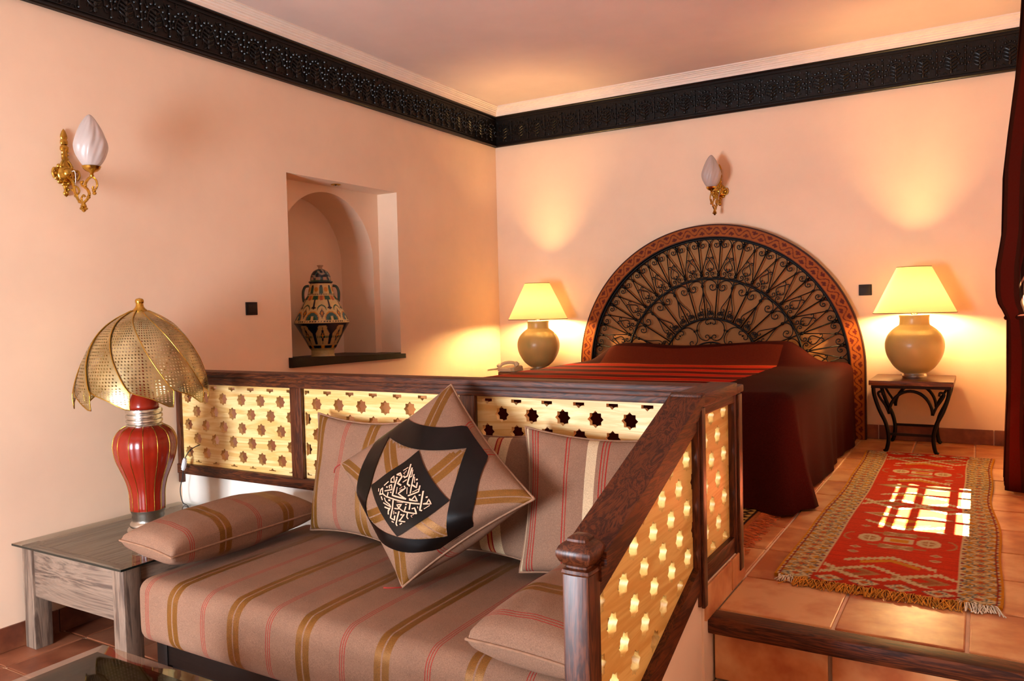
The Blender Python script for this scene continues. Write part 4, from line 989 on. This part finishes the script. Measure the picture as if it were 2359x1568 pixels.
def loop(inset, N=240):
    P_, per = outline(inset); out = []; j = 0
    # parametrise by equal angle-ish fractions of each side so rings line up
    for i in range(N):
        s = per[-1]*i/N
        while per[j+1] < s: j += 1
        t_ = (s-per[j])/max(1e-9, per[j+1]-per[j]); out.append(P_[j].lerp(P_[(j+1) % len(P_)], t_))
    return out
N_ = 240; V = []; rings = 0
cen = Vector(((BX0+BX1)/2, (BY0+BY1)/2))
def ringv(pts_): 
    global rings
    V.extend(pts_); rings += 1
L0 = loop(0, N_)
prevn = None
for k in range(0, 14):   # hem up to the edge
    f = k/13; z = .012+(BZ-.055-.012)*f; row = []
    for i, p in enumerate(L0):
        s = i/N_; d = (L0[(i+1) % N_]-L0[i-1]).normalized(); nrm = Vector((d.y, -d.x))
        fl_ = (1-f)**1.3; wv = .006*math.sin(2*PI*s*27+1.3*math.sin(s*40))+.012*math.sin(2*PI*s*9+1)
        corner = math.exp(-((p-Vector((BX1, BY0))).length/.13)**2)
        off = .018+fl_*(.018+wv+.085*corner+.05*corner*math.sin(s*2*PI*60))
        if p.y > BY1-.03: off = .0
        row.append((p.x+nrm.x*off, p.y+nrm.y*off, z))
    ringv(row)
for a in (15, 40, 65, 90):
    row = []
    for i, p in enumerate(L0):
        d = (L0[(i+1) % N_]-L0[i-1]).normalized(); nrm = Vector((d.y, -d.x)); ca, sa = math.cos(math.radians(a)), math.sin(math.radians(a))
        q = p+nrm*(.018-.055*(1-ca)) if p.y <= BY1-.03 else p-nrm*.03*(1-ca)
        row.append((q.x, q.y, BZ-.055+.055*sa+(bed_top(q.x, q.y)-BZ)*sa))
    ringv(row)
NTR = 40; base_row = [Vector(v) for v in V[-N_:]]
# top: straight grid reprojected: shrink rings toward the long axis of the bed
hl = (BY1-BY0)/2-(BX1-BX0)/2
for k in range(1, NTR+1):
    f = k/NTR; row = []
    for v in base_row:
        tx = HX+.03; ty = max(BY0+.75, min(BY1-.55, v.y)) if True else v.y
        q = Vector((v.x+(tx-v.x)*f, v.y+(ty-v.y)*f)); row.append((q.x, q.y, bed_top(q.x, q.y)))
    ringv(row)
F = [(r*N_+i, r*N_+(i+1) % N_, (r+1)*N_+(i+1) % N_, (r+1)*N_+i) for r in range(rings-1) for i in range(N_)]
t = NT('bedspread'); tc = t.n('ShaderNodeTexCoord'); sp = t.n('ShaderNodeSeparateXYZ'); t.l(tc.outputs['Object'], sp.inputs[0])
co = t.coord(); wob = t.math('MULTIPLY', t.math('SUBTRACT', t.noise(co, 2.5, 2), .5), .05)
X = sp.outputs[0]; Y = t.math('ADD', sp.outputs[1], wob)
RD, DK, OR, BR, BR2 = srgb(170, 24, 10), srgb(70, 14, 8), srgb(180, 74, 38), srgb(54, 14, 9), srgb(94, 34, 20)
f = t.math('FRACT', t.math('DIVIDE', t.math('SUBTRACT', 0.0, Y), .30))
strp = t.ramp(f, [(0, OR), (.08, RD), (.42, OR), (.52, DK), (.72, RD), (.76, DK)], 'CONSTANT')
gt_ = lambda a, b: t.math('GREATER_THAN', a, b); lt_ = lambda a, b: t.math('LESS_THAN', a, b); mul = lambda a, b: t.math('MULTIPLY', a, b)
m1_ = mul(mul(lt_(X, 2.335), gt_(sp.outputs[2], .30)), lt_(Y, -.60)); m1_ = mul(m1_, gt_(Y, -1.98))
m2_ = mul(mul(lt_(X, 2.335), gt_(X, 1.16)), mul(lt_(Y, -.415), gt_(Y, -.60)))
col = t.mix(m2_, BR, BR2); col = t.mix(m1_, col, strp); nf_ = t.noise(co, 300, 2)
cm_ = t.n('ShaderNodeMix', data_type='RGBA', blend_type='MULTIPLY'); cm_.inputs[0].default_value = 1; t.l(col, cm_.inputs[6]); t.l(t.ramp(nf_, [(.3, grey(.7)), (.7, grey(1.15))]), cm_.inputs[7])
t.set(cm_.outputs[2], .95, 0, .04); t.bump(nf_, .3, .002); MATS['bedspread'] = t.m
bs = MB().add(V, F).build('bedspread', 'bedspread', None, 'all', fixn=True)
setp(bs, 'maroon woven bedspread with red stripes draped over the bed', 'bedspread')

# ------------------------------------------------------------------ nightstands
def nightstand(cx, label, seed):
    ns = thing('nightstand', (cx, -.265, 0), label, 'nightstand')
    x0, x1, y0, y1 = cx-.218, cx+.218, -.50, -.03
    MB().box((x0, y0, .392), (x1, y1, .420), .004).build('top', 'wood_table', ns, True)
    MB().box((x0+.012, y0+.012, .375), (x1-.012, y1-.012, .392)).build('apron', 'iron_black', ns)
    for sx in (-1, 1):
        for sy in (0, 1):
            y = (y0+.03) if sy == 0 else (y1-.03); X_ = lambda d: cx+sx*d
            MB().tube(cat_rom([(X_(.195), y, .375), (X_(.19), y, .33), (X_(.165), y, .25), (X_(.13), y, .17), (X_(.115), y, .09), (X_(.125), y, .02), (X_(.14), y, .004)], 6), .011, 8).build('leg', 'iron_black', ns, 'all')
    for y in (y0+.03, y1-.03):
        MB().tube([(cx+.112*math.cos(PI*i/20), y, .225+.135*math.sin(PI*i/20)) for i in range(21)], .009, 7).build('arch', 'iron_black', ns, 'all')
        for sx in (-1, 1):
            MB().tube(cat_rom([(cx+sx*.112, y, .225), (cx+sx*.13, y, .27), (cx+sx*.155, y, .31), (cx+sx*.17, y, .345), (cx+sx*.15, y, .355), (cx+sx*.145, y, .335)], 5), .007, 7).build('scroll', 'iron_black', ns, 'all')
        MB().box((cx-.125, y-.005, .10), (cx+.125, y+.005, .115)).build('stretcher', 'iron_black', ns)
    return ns
nightstand(3.050, 'dark iron nightstand with arched legs between bed and curtain', 1)
nightstand(.500, 'dark iron nightstand with arched legs in the room corner', 2)
# ------------------------------------------------------------------ bedside lamps
def bedside(x, y, label, energy):
    z0 = .420; k = 1012.; lz = lambda q: z0+(838-q)/k
    L = thing('bedside_lamp', (x, y, z0), label, 'lamp', 'round-bodied bedside lamps'); c = (x, y, 0)
    MB().lathe([(.066, lz(838)), (.068, lz(834)), (.068, lz(822)), (.062, lz(815)), (.060, lz(808))], 36, c).build('foot', 'silver', L, True)
    pr = [(.062, 812), (.084, 800), (.120, 770), (.150, 725), (.167, 685), (.173, 645), (.169, 610), (.155, 577), (.130, 548), (.104, 528), (.090, 518), (.0865, 505), (.086, 480), (.089, 460), (.080, 459), (.076, 480)]
    body = cat_rom([(r*.93, lz(q), 0) for r, q in pr], 4)
    MB().lathe([(p.x, p.y) for p in body], 56, c, cap=False).build('body', 'ceramic_beige', L, 'all')
    MB().lathe([(.018, lz(480)), (.018, lz(452)), (.012, lz(448)), (.012, lz(430))], 20, c).build('socket', 'brass', L, True)
    s = MB().lathe([(.2250, lz(445)), (.0935, lz(170)), (.0920, lz(170)), (.2235, lz(445)), (.2250, lz(445))], 72, c, cap=False).build('shade', 'lamp_shade_cloth', L, True)
    for r, q in ((.2242, 445), (.0928, 170)): MB().tube([(x+r*math.cos(2*PI*i/64), y+r*math.sin(2*PI*i/64), lz(q)) for i in range(64)], .0022, 6, closed=True).build('shade_rim', plain('rim_brown', srgb(120, 84, 40), .7) if 'rim_brown' not in MATS else 'rim_brown', s, 'all')
    for a in (0, 2*PI/3, 4*PI/3): MB().tube([(x, y, lz(185)), (x+0.092*math.cos(a), y+0.092*math.sin(a), lz(172))], .0016, 5).build('spider_arm', 'brass', s)
    MB().tube([(x, y, lz(345)), (x, y, lz(185))], .0016, 5).build('harp', 'brass', s)
    MB().lathe([(.006, lz(432)), (.010, lz(424)), (.024, lz(401)), (.030, lz(378)), (.024, lz(355)), (.008, lz(345)), (.001, lz(343))], 24, c).build('bulb', 'bulb_glow', L, 'all')
    li = light('bedside_lamp_light', 'POINT', energy, (1.0, .63, .26), (0, 0, lz(375)-z0), shadow_soft_size=.05); li.parent = L
    return L
LAMP_W = 90
bedside(3.057, -.255, 'cream cone-shaded lamp with beige globe body on the nightstand by the curtain', LAMP_W)
bedside(.505, -.265, 'cream cone-shaded lamp with beige globe body on the nightstand in the corner', LAMP_W)
# ------------------------------------------------------------------ telephone on the corner nightstand
ph = thing('telephone', (.33, -.42, .420), 'cream corded desk telephone beside the corner lamp', 'telephone')
bm = bmesh.new(); bmesh.ops.create_cube(bm, size=1)
for v in bm.verts:
    if v.co.z > 0: v.co.z += .35*v.co.y+.1; v.co.x *= .9
bmesh.ops.bevel(bm, geom=bm.edges[:], offset=.12, segments=3, affect='EDGES')
MB().frombm(bm, Matrix.Translation((.335, -.405, .437)) @ Matrix.Diagonal((.15, .17, .034, 1))).build('body', 'plastic_cream', ph, True)
hp = cat_rom([(x-.045, y-.02, z) for x, y, z in ((.30, -.43, .452), (.315, -.425, .466), (.35, -.415, .484), (.39, -.40, .488), (.425, -.385, .478), (.44, -.38, .462))], 5)
hs = MB().tube(hp, [.020 if (i < 6 or i > len(hp)-7) else .0125 for i in range(len(hp))], 12).build('handset', 'plastic_cream', ph, 'all')
MB().sphere((.261, -.468, .462), .004, 8, 5).build('socket', 'cable_black', hs, True, world=True)
co_ = [(.255-.09*s-.0, -.46+.006*math.cos(2*PI*13*s), .440-.012*s+.006*math.sin(2*PI*13*s)) for s in np.linspace(0, 1, 150)]
MB().tube(co_, .0018, 5).build('coiled_cord', 'plastic_cream', ph, 'all')

# ------------------------------------------------------------------ rugs
def paint_runner(nx, ny):
    w_, l_ = .62, 2.42
    X, Y = np.meshgrid((np.arange(nx+1)/nx-.5)*w_, np.arange(ny+1)/ny*l_)   # Y=0 near end
    I = np.zeros(X.shape+(3,)); RED_, CR, YG, TN, GB, DR = hexc(206, 48, 16), hexc(212, 188, 140), hexc(208, 136, 28), hexc(176, 124, 74), hexc(104, 110, 102), hexc(140, 26, 12)
    nz = rng.random(X.shape)
    I[:] = RED_*(.82+.3*rng.random((ny+1, 1, 1))**1)
    ax = np.abs(X)
    # side borders: pale ground with rows of small motifs
    bd_ = ax > .195; I[bd_] = CR
    q = ax-.252; per = .058
    yy = (Y/per) % 1-.5
    ctr = bd_ & ((np.abs(q)/.018+np.abs(yy)/.22) < 1); I[bd_ & ((np.abs(q)/.034+np.abs(yy)/.46) < 1)] = hexc(196, 150, 84); I[ctr] = hexc(190, 84, 30)
    yy2 = ((Y/per)+.5) % 1-.5
    for off in (-.034, .034): m = bd_ & ((np.abs(q-off)/.022+np.abs(yy2)/.32) < 1); I[m] = YG*.9
    for off in (-.05, .05): m = bd_ & ((np.abs(q-off)/.011+np.abs(yy)/.18) < 1); I[m] = DR
    sp_ = bd_ & (nz < .20); I[sp_] = GB; sp_ = bd_ & (nz > .96); I[sp_] = hexc(74, 84, 90)
    I[(ax > .192) & (ax < .198)] = CR
    def zig(y0, amp, wl, th, col, x0=-.19, x1=.19, ph=0, tooth=True):
        k = np.abs(((X/wl+ph) % 1)-.5)*2; yc = y0+amp*(k-.5); m = (np.abs(Y-yc) < th) & (X > x0) & (X < x1)
        if tooth: m |= (np.abs(Y-yc) < th*2.0) & (X > x0) & (X < x1) & ((X/.016 % 1) < .45)
        I[m] = col
    def dia(x, y, a, b, col, col2=None, col3=None):
        d = np.abs(X-x)/a+np.abs(Y-y)/b; I[(d < 1)] = col
        if col2 is not None: I[d < .7] = col2
        if col3 is not None: I[d < .35] = col3
    def ell(x, y, a, b, col, inner=None):
        d = np.hypot((X-x)/a, (Y-y)/b); I[d < 1] = col
        if inner is not None: I[d < .55] = inner; I[(np.abs((X-x)/a) < .09) & (d < .9)] = CR; I[(np.abs((Y-y)/b) < .09) & (d < .9)] = CR
    def unit(y):   # medallion group
        for s in (-1, 1):
            ell(s*.095, y, .040, .052, CR, TN); I[(np.abs(np.hypot((X-s*.150)/.03, (Y-y)/.05)-1) < .12) & (np.abs(X) > .150)] = TN
        m = (np.abs(X) < .048) & (np.abs(Y-y) < .032); I[m] = CR; m = (np.abs(X) < .03) & (np.abs(Y-y) < .018); I[m] = YG
        for s in (-1, 1):
            m = (np.abs(X) < .055) & (np.abs(Y-y-s*.085) < .026); I[m] = TN; I[m & (np.abs(np.abs(X)-np.abs(Y-y-s*.085)*1.6) < .010)] = CR
            m = (np.abs(X) < .09) & (np.abs(Y-y-s*.085) < .008); I[m] = TN
        for s in (-1, 1):
            for k in (.14, .20): dia(s*.125, y-k, .020, .016, CR, TN)
            for k in (.16,): dia(s*.125, y+k, .020, .014, CR, TN)
    def chev(y, up=1):
        k = np.abs(X); 
        yc = y+up*(.075-.62*k); m = (np.abs(Y-yc) < .010) & (k < .135); I[m] = CR; m = (np.abs(Y-yc) < .018) & (k < .135) & ((X/.018 % 1) < .4); I[m] = CR
        m = ((Y-yc)*up < -.02) & ((Y-yc)*up > -.05) & (k < .085); I[m] = YG
    def lattice(y):
        dia(-.095, y, .085, .06, TN, hexc(160, 96, 52), RED_); dia(.095, y, .085, .06, TN, hexc(160, 96, 52), RED_)
        zig(y+.045, .075, .19, .009, CR, ph=.25); zig(y-.045, .075, .19, .009, CR, ph=.75)
    lattice(.135); chev(.265, 1); unit(.56)
    chev(.80, -1); dia(-.09, .93, .07, .035, CR, TN, YG); dia(.09, .93, .07, .035, CR, TN, YG); dia(0, .86, .05, .03, YG)
    lattice(1.13); chev(1.30, 1)
    for s in (-1, 1):
        dia(s*.088, 1.50, .085, .045, TN, hexc(190, 150, 90), CR)
    chev(1.63, 1); unit(1.86); chev(2.08, 1); lattice(2.22)
    # end borders
    for y0 in (0, 2.34):
        m = (Y > y0) & (Y < y0+.07); I[m & (ax < .2)] = RED_*.8
        xx = (X/.10) % 1-.5; d = np.abs(xx)/.46+np.abs(Y-y0-.035)/.036; I[m & (d < 1)] = CR; I[m & (d < 1) & (nz < .3)] = GB; I[m & (d < .35)] = hexc(190, 84, 30)
    e = ax > .300; I[e] = hexc(206, 130, 20); I[(ax > .293) & (ax < .300)] = DR
    I *= (.85+.25*nz[..., None])
    return X, Y, np.clip(I, 0, 1)
attr_mat('rug_wool', .95, .6, 380, .1)
def rug_mesh(name, fn, nx, ny, thick, xform, label, cat='rug'):
    X, Y, I = fn(nx, ny); V = []; n1 = nx+1
    top = [xform(x, y) for x, y in zip(X.ravel(), Y.ravel())]
    V = [(x, y, thick+.0025*noise.noise(Vector((x*5, y*5, 0)))) for x, y in top]
    F = [(j*n1+i, j*n1+i+1, (j+1)*n1+i+1, (j+1)*n1+i) for j in range(ny) for i in range(nx)]
    bnd = [i for i in range(n1)]+[j*n1+nx for j in range(1, ny+1)]+[ny*n1+i for i in range(nx-1, -1, -1)]+[j*n1 for j in range(ny-1, 0, -1)]
    o0 = len(V); V += [(V[b][0], V[b][1], .001) for b in bnd]; m = len(bnd); F += [(bnd[i], bnd[(i+1) % m], o0+(i+1) % m, o0+i) for i in range(m)]
    cols = np.concatenate([I.reshape(-1, 3), I.reshape(-1, 3)[bnd]]); cols = np.concatenate([cols, np.ones((len(cols), 1))], 1)
    root = thing(name, (*top[0], 0), label, cat); ob = MB().add(V, F).build('pile', 'rug_wool', root, False, fixn=False); set_colors(ob.data, cols); return root
def run_x(x, y):
    wob = .012*math.sin(y*3.1)+.006*math.sin(y*7.7+1); return (3.135+x+wob*(abs(x)/.31)*(1 if x > 0 else -.5)+.008*math.sin(y*1.2), -2.935+y-.02*x)
rg = rug_mesh('runner_rug', paint_runner, 124, 500, .010, run_x, 'long red patterned runner rug with gold fringe beside the bed')
def fringe(n, x0, x1, yfun, ln, mat, parent, name, seed, axis='y', dirn=-1, rad=.0016):
    R = random.Random(seed); mb = MB()
    for i in range(n):
        s = x0+(x1-x0)*(i+R.random())/n; l_ = ln*R.uniform(.6, 1.15); sw = R.uniform(-.5, .5)*l_; h = R.uniform(.004, .018); b0 = yfun(s)
        if axis == 'y': P_ = [(s, b0, .008), (s+sw*.4, b0+dirn*l_*.5, h), (s+sw, b0+dirn*l_, .003)]
        else: P_ = [(b0, s, .008), (b0+dirn*l_*.5, s+sw*.4, h*.5), (b0+dirn*l_, s+sw, .003)]
        mb.tube(cat_rom(P_, 3), rad, 4)
    o_ = mb.build(name, mat, parent, 'all'); o_['kind'] = 'stuff'; return o_
ny_ = lambda x: -2.935-.02*(x-3.135)+.003
fringe(24, 2.835, 2.885, ny_, .045, 'fringe_white', rg, 'fringe', 1); fringe(260, 2.88, 3.36, ny_, .065, 'fringe_gold', rg, 'fringe', 2); fringe(50, 3.35, 3.435, ny_, .055, 'fringe_white', rg, 'fringe', 3)
def paint_small(nx, ny):
    w_, l_ = 1.25, .85
    X, Y = np.meshgrid(np.arange(nx+1)/nx*w_, np.arange(ny+1)/ny*l_); I = np.zeros(X.shape+(3,)); nz = rng.random(X.shape)
    I[:] = hexc(186, 62, 26)
    d = w_-X     # distance from the fringed end
    I[d < .145] = hexc(180, 96, 40); b = (d > .03) & (d < .085); I[b] = hexc(206, 160, 76); z_ = np.abs(((Y/.05) % 1)-.5)*2; I[b & (np.abs((d-.0575)/.0275-(z_-.5)*1.2) < .5)] = hexc(52, 28, 16)
    I[(d > .085) & (d < .095)] = hexc(50, 26, 16); I[(d > .02) & (d < .03)] = hexc(50, 26, 16)
    m = (d > .16) & (((np.abs(((d/.14) % 1)-.5)+np.abs(((Y/.2) % 1)-.5)) > .42)) & (((np.abs(((d/.14) % 1)-.5)+np.abs(((Y/.2) % 1)-.5)) < .5)); I[m] = hexc(206, 120, 60)
    I *= (.85+.3*nz[..., None]); return X, Y, np.clip(I, 0, 1)
rg2 = rug_mesh('small_rug', paint_small, 220, 150, .008, lambda x, y: (1.36+x, -2.90+y), 'orange-red rug with a dark zigzag border at the foot of the bed')
fringe(220, -2.90, -2.05, lambda s: 2.608, .075, 'fringe_orange', rg2, 'fringe', 5, axis='x', dirn=1)

# ------------------------------------------------------------------ curtain
t = NT('curtain_cloth'); t.t.nodes.remove(t.b); tc = t.n('ShaderNodeTexCoord'); sp = t.n('ShaderNodeSeparateXYZ'); t.l(tc.outputs['UV'], sp.inputs[0])
f = t.math('FRACT', t.math('MULTIPLY', sp.outputs[0], 1.0))
c1, c2_, c3, c4, c5 = srgb(46, 19, 11), srgb(24, 9, 6), srgb(160, 114, 80), srgb(66, 18, 10), srgb(64, 40, 25)
col = t.ramp(f, [(0, c1), (.13, c3), (.145, c2_), (.30, c5), (.42, c3), (.435, c4), (.60, c2_), (.72, c3), (.735, c1), (.88, c4)], 'CONSTANT')
df = t.n('ShaderNodeBsdfDiffuse'); tr = t.n('ShaderNodeBsdfTranslucent'); t.l(col, df.inputs[0]); t.l(col, tr.inputs[0])
mx = t.n('ShaderNodeMixShader'); mx.inputs[0].default_value = .012; t.l(df.outputs[0], mx.inputs[1]); t.l(tr.outputs[0], mx.inputs[2]); t.l(mx.outputs[0], t.out.inputs[0]); MATS['curtain_cloth'] = t.m
XL = [(0.012, 3.490), (.15, 3.493), (.45, 3.503), (.78, 3.503), (.815, 3.492), (.84, 3.472), (.90, 3.458), (1.02, 3.458), (1.18, 3.482), (1.45, 3.487), (1.65, 3.507), (1.91, 3.537), (2.12, 3.553), (2.44, 3.570)]
def xl(z):
    for (a, xa_), (b, xb_) in zip(XL[:-1], XL[1:]):
        if z <= b: return xa_+(xb_-xa_)*(z-a)/(b-a)
    return XL[-1][1]
cu_ = thing('curtain', (3.6, -1.25, 0), 'dark striped woven curtain tied back beside the window', 'curtain')
def curt(s, t_, z0, z1):
    z = z0+(z1-z0)*t_
    tie = math.exp(-((z-.80)/.10)**2) if z < .80 else math.exp(-((z-.80)/.55)**2)
    xleft = xl(z); xright = XR-.02-.03*tie; y_near = -1.36-.34*max(0, min(1, (z-.82)/1.2)) if z > .82 else -1.36
    y0_, y1_ = -1.02, y_near
    # pleats run from back to front; first half swings out to the left edge seen from the room
    k = 5.0; a = .5-.5*math.cos(2*PI*k*s); depth = (xright-xleft)*(1-.35*s)*(1-.25*tie)
    x = xleft+depth*(1-a)*(.55 if z < .8 else .7)+.012*math.sin(6*z+9*s)*(1-a)
    return Vector((x, y0_+(y1_-y0_)*s+.02*math.sin(11*s+2*z), z))
for nm, z0, z1 in (('drop', .012, .81), ('swag', .79, 2.43)):
    mb = MB(); mb.grid(lambda s, q: curt(s, q, z0, z1), 90, 50); oo = mb.build(nm, 'curtain_cloth', cu_, 'all', fixn=False); set_uv(oo, lambda i: ((i % 91)/90*3.0+.1, (i//91)/50))
tb = MB().tube([(3.585+.085*math.cos(2*PI*i/28), -1.19+.19*math.sin(2*PI*i/28), .80+.01*math.cos(2*PI*i/28)) for i in range(28)], .011, 7, closed=True).build('tie_back', 'curtain_cloth', cu_, 'all')
MB().tube([(XR-.10, -.85, 2.435), (XR-.10, -2.55, 2.435)], .012, 10).build('curtain_rod', 'iron_black', cu_, True)
for y in (-.9, -2.5): MB().tube([(XR-.10, y, 2.435), (XR, y, 2.435)], .008, 8).build('bracket', 'iron_black', cu_, True)
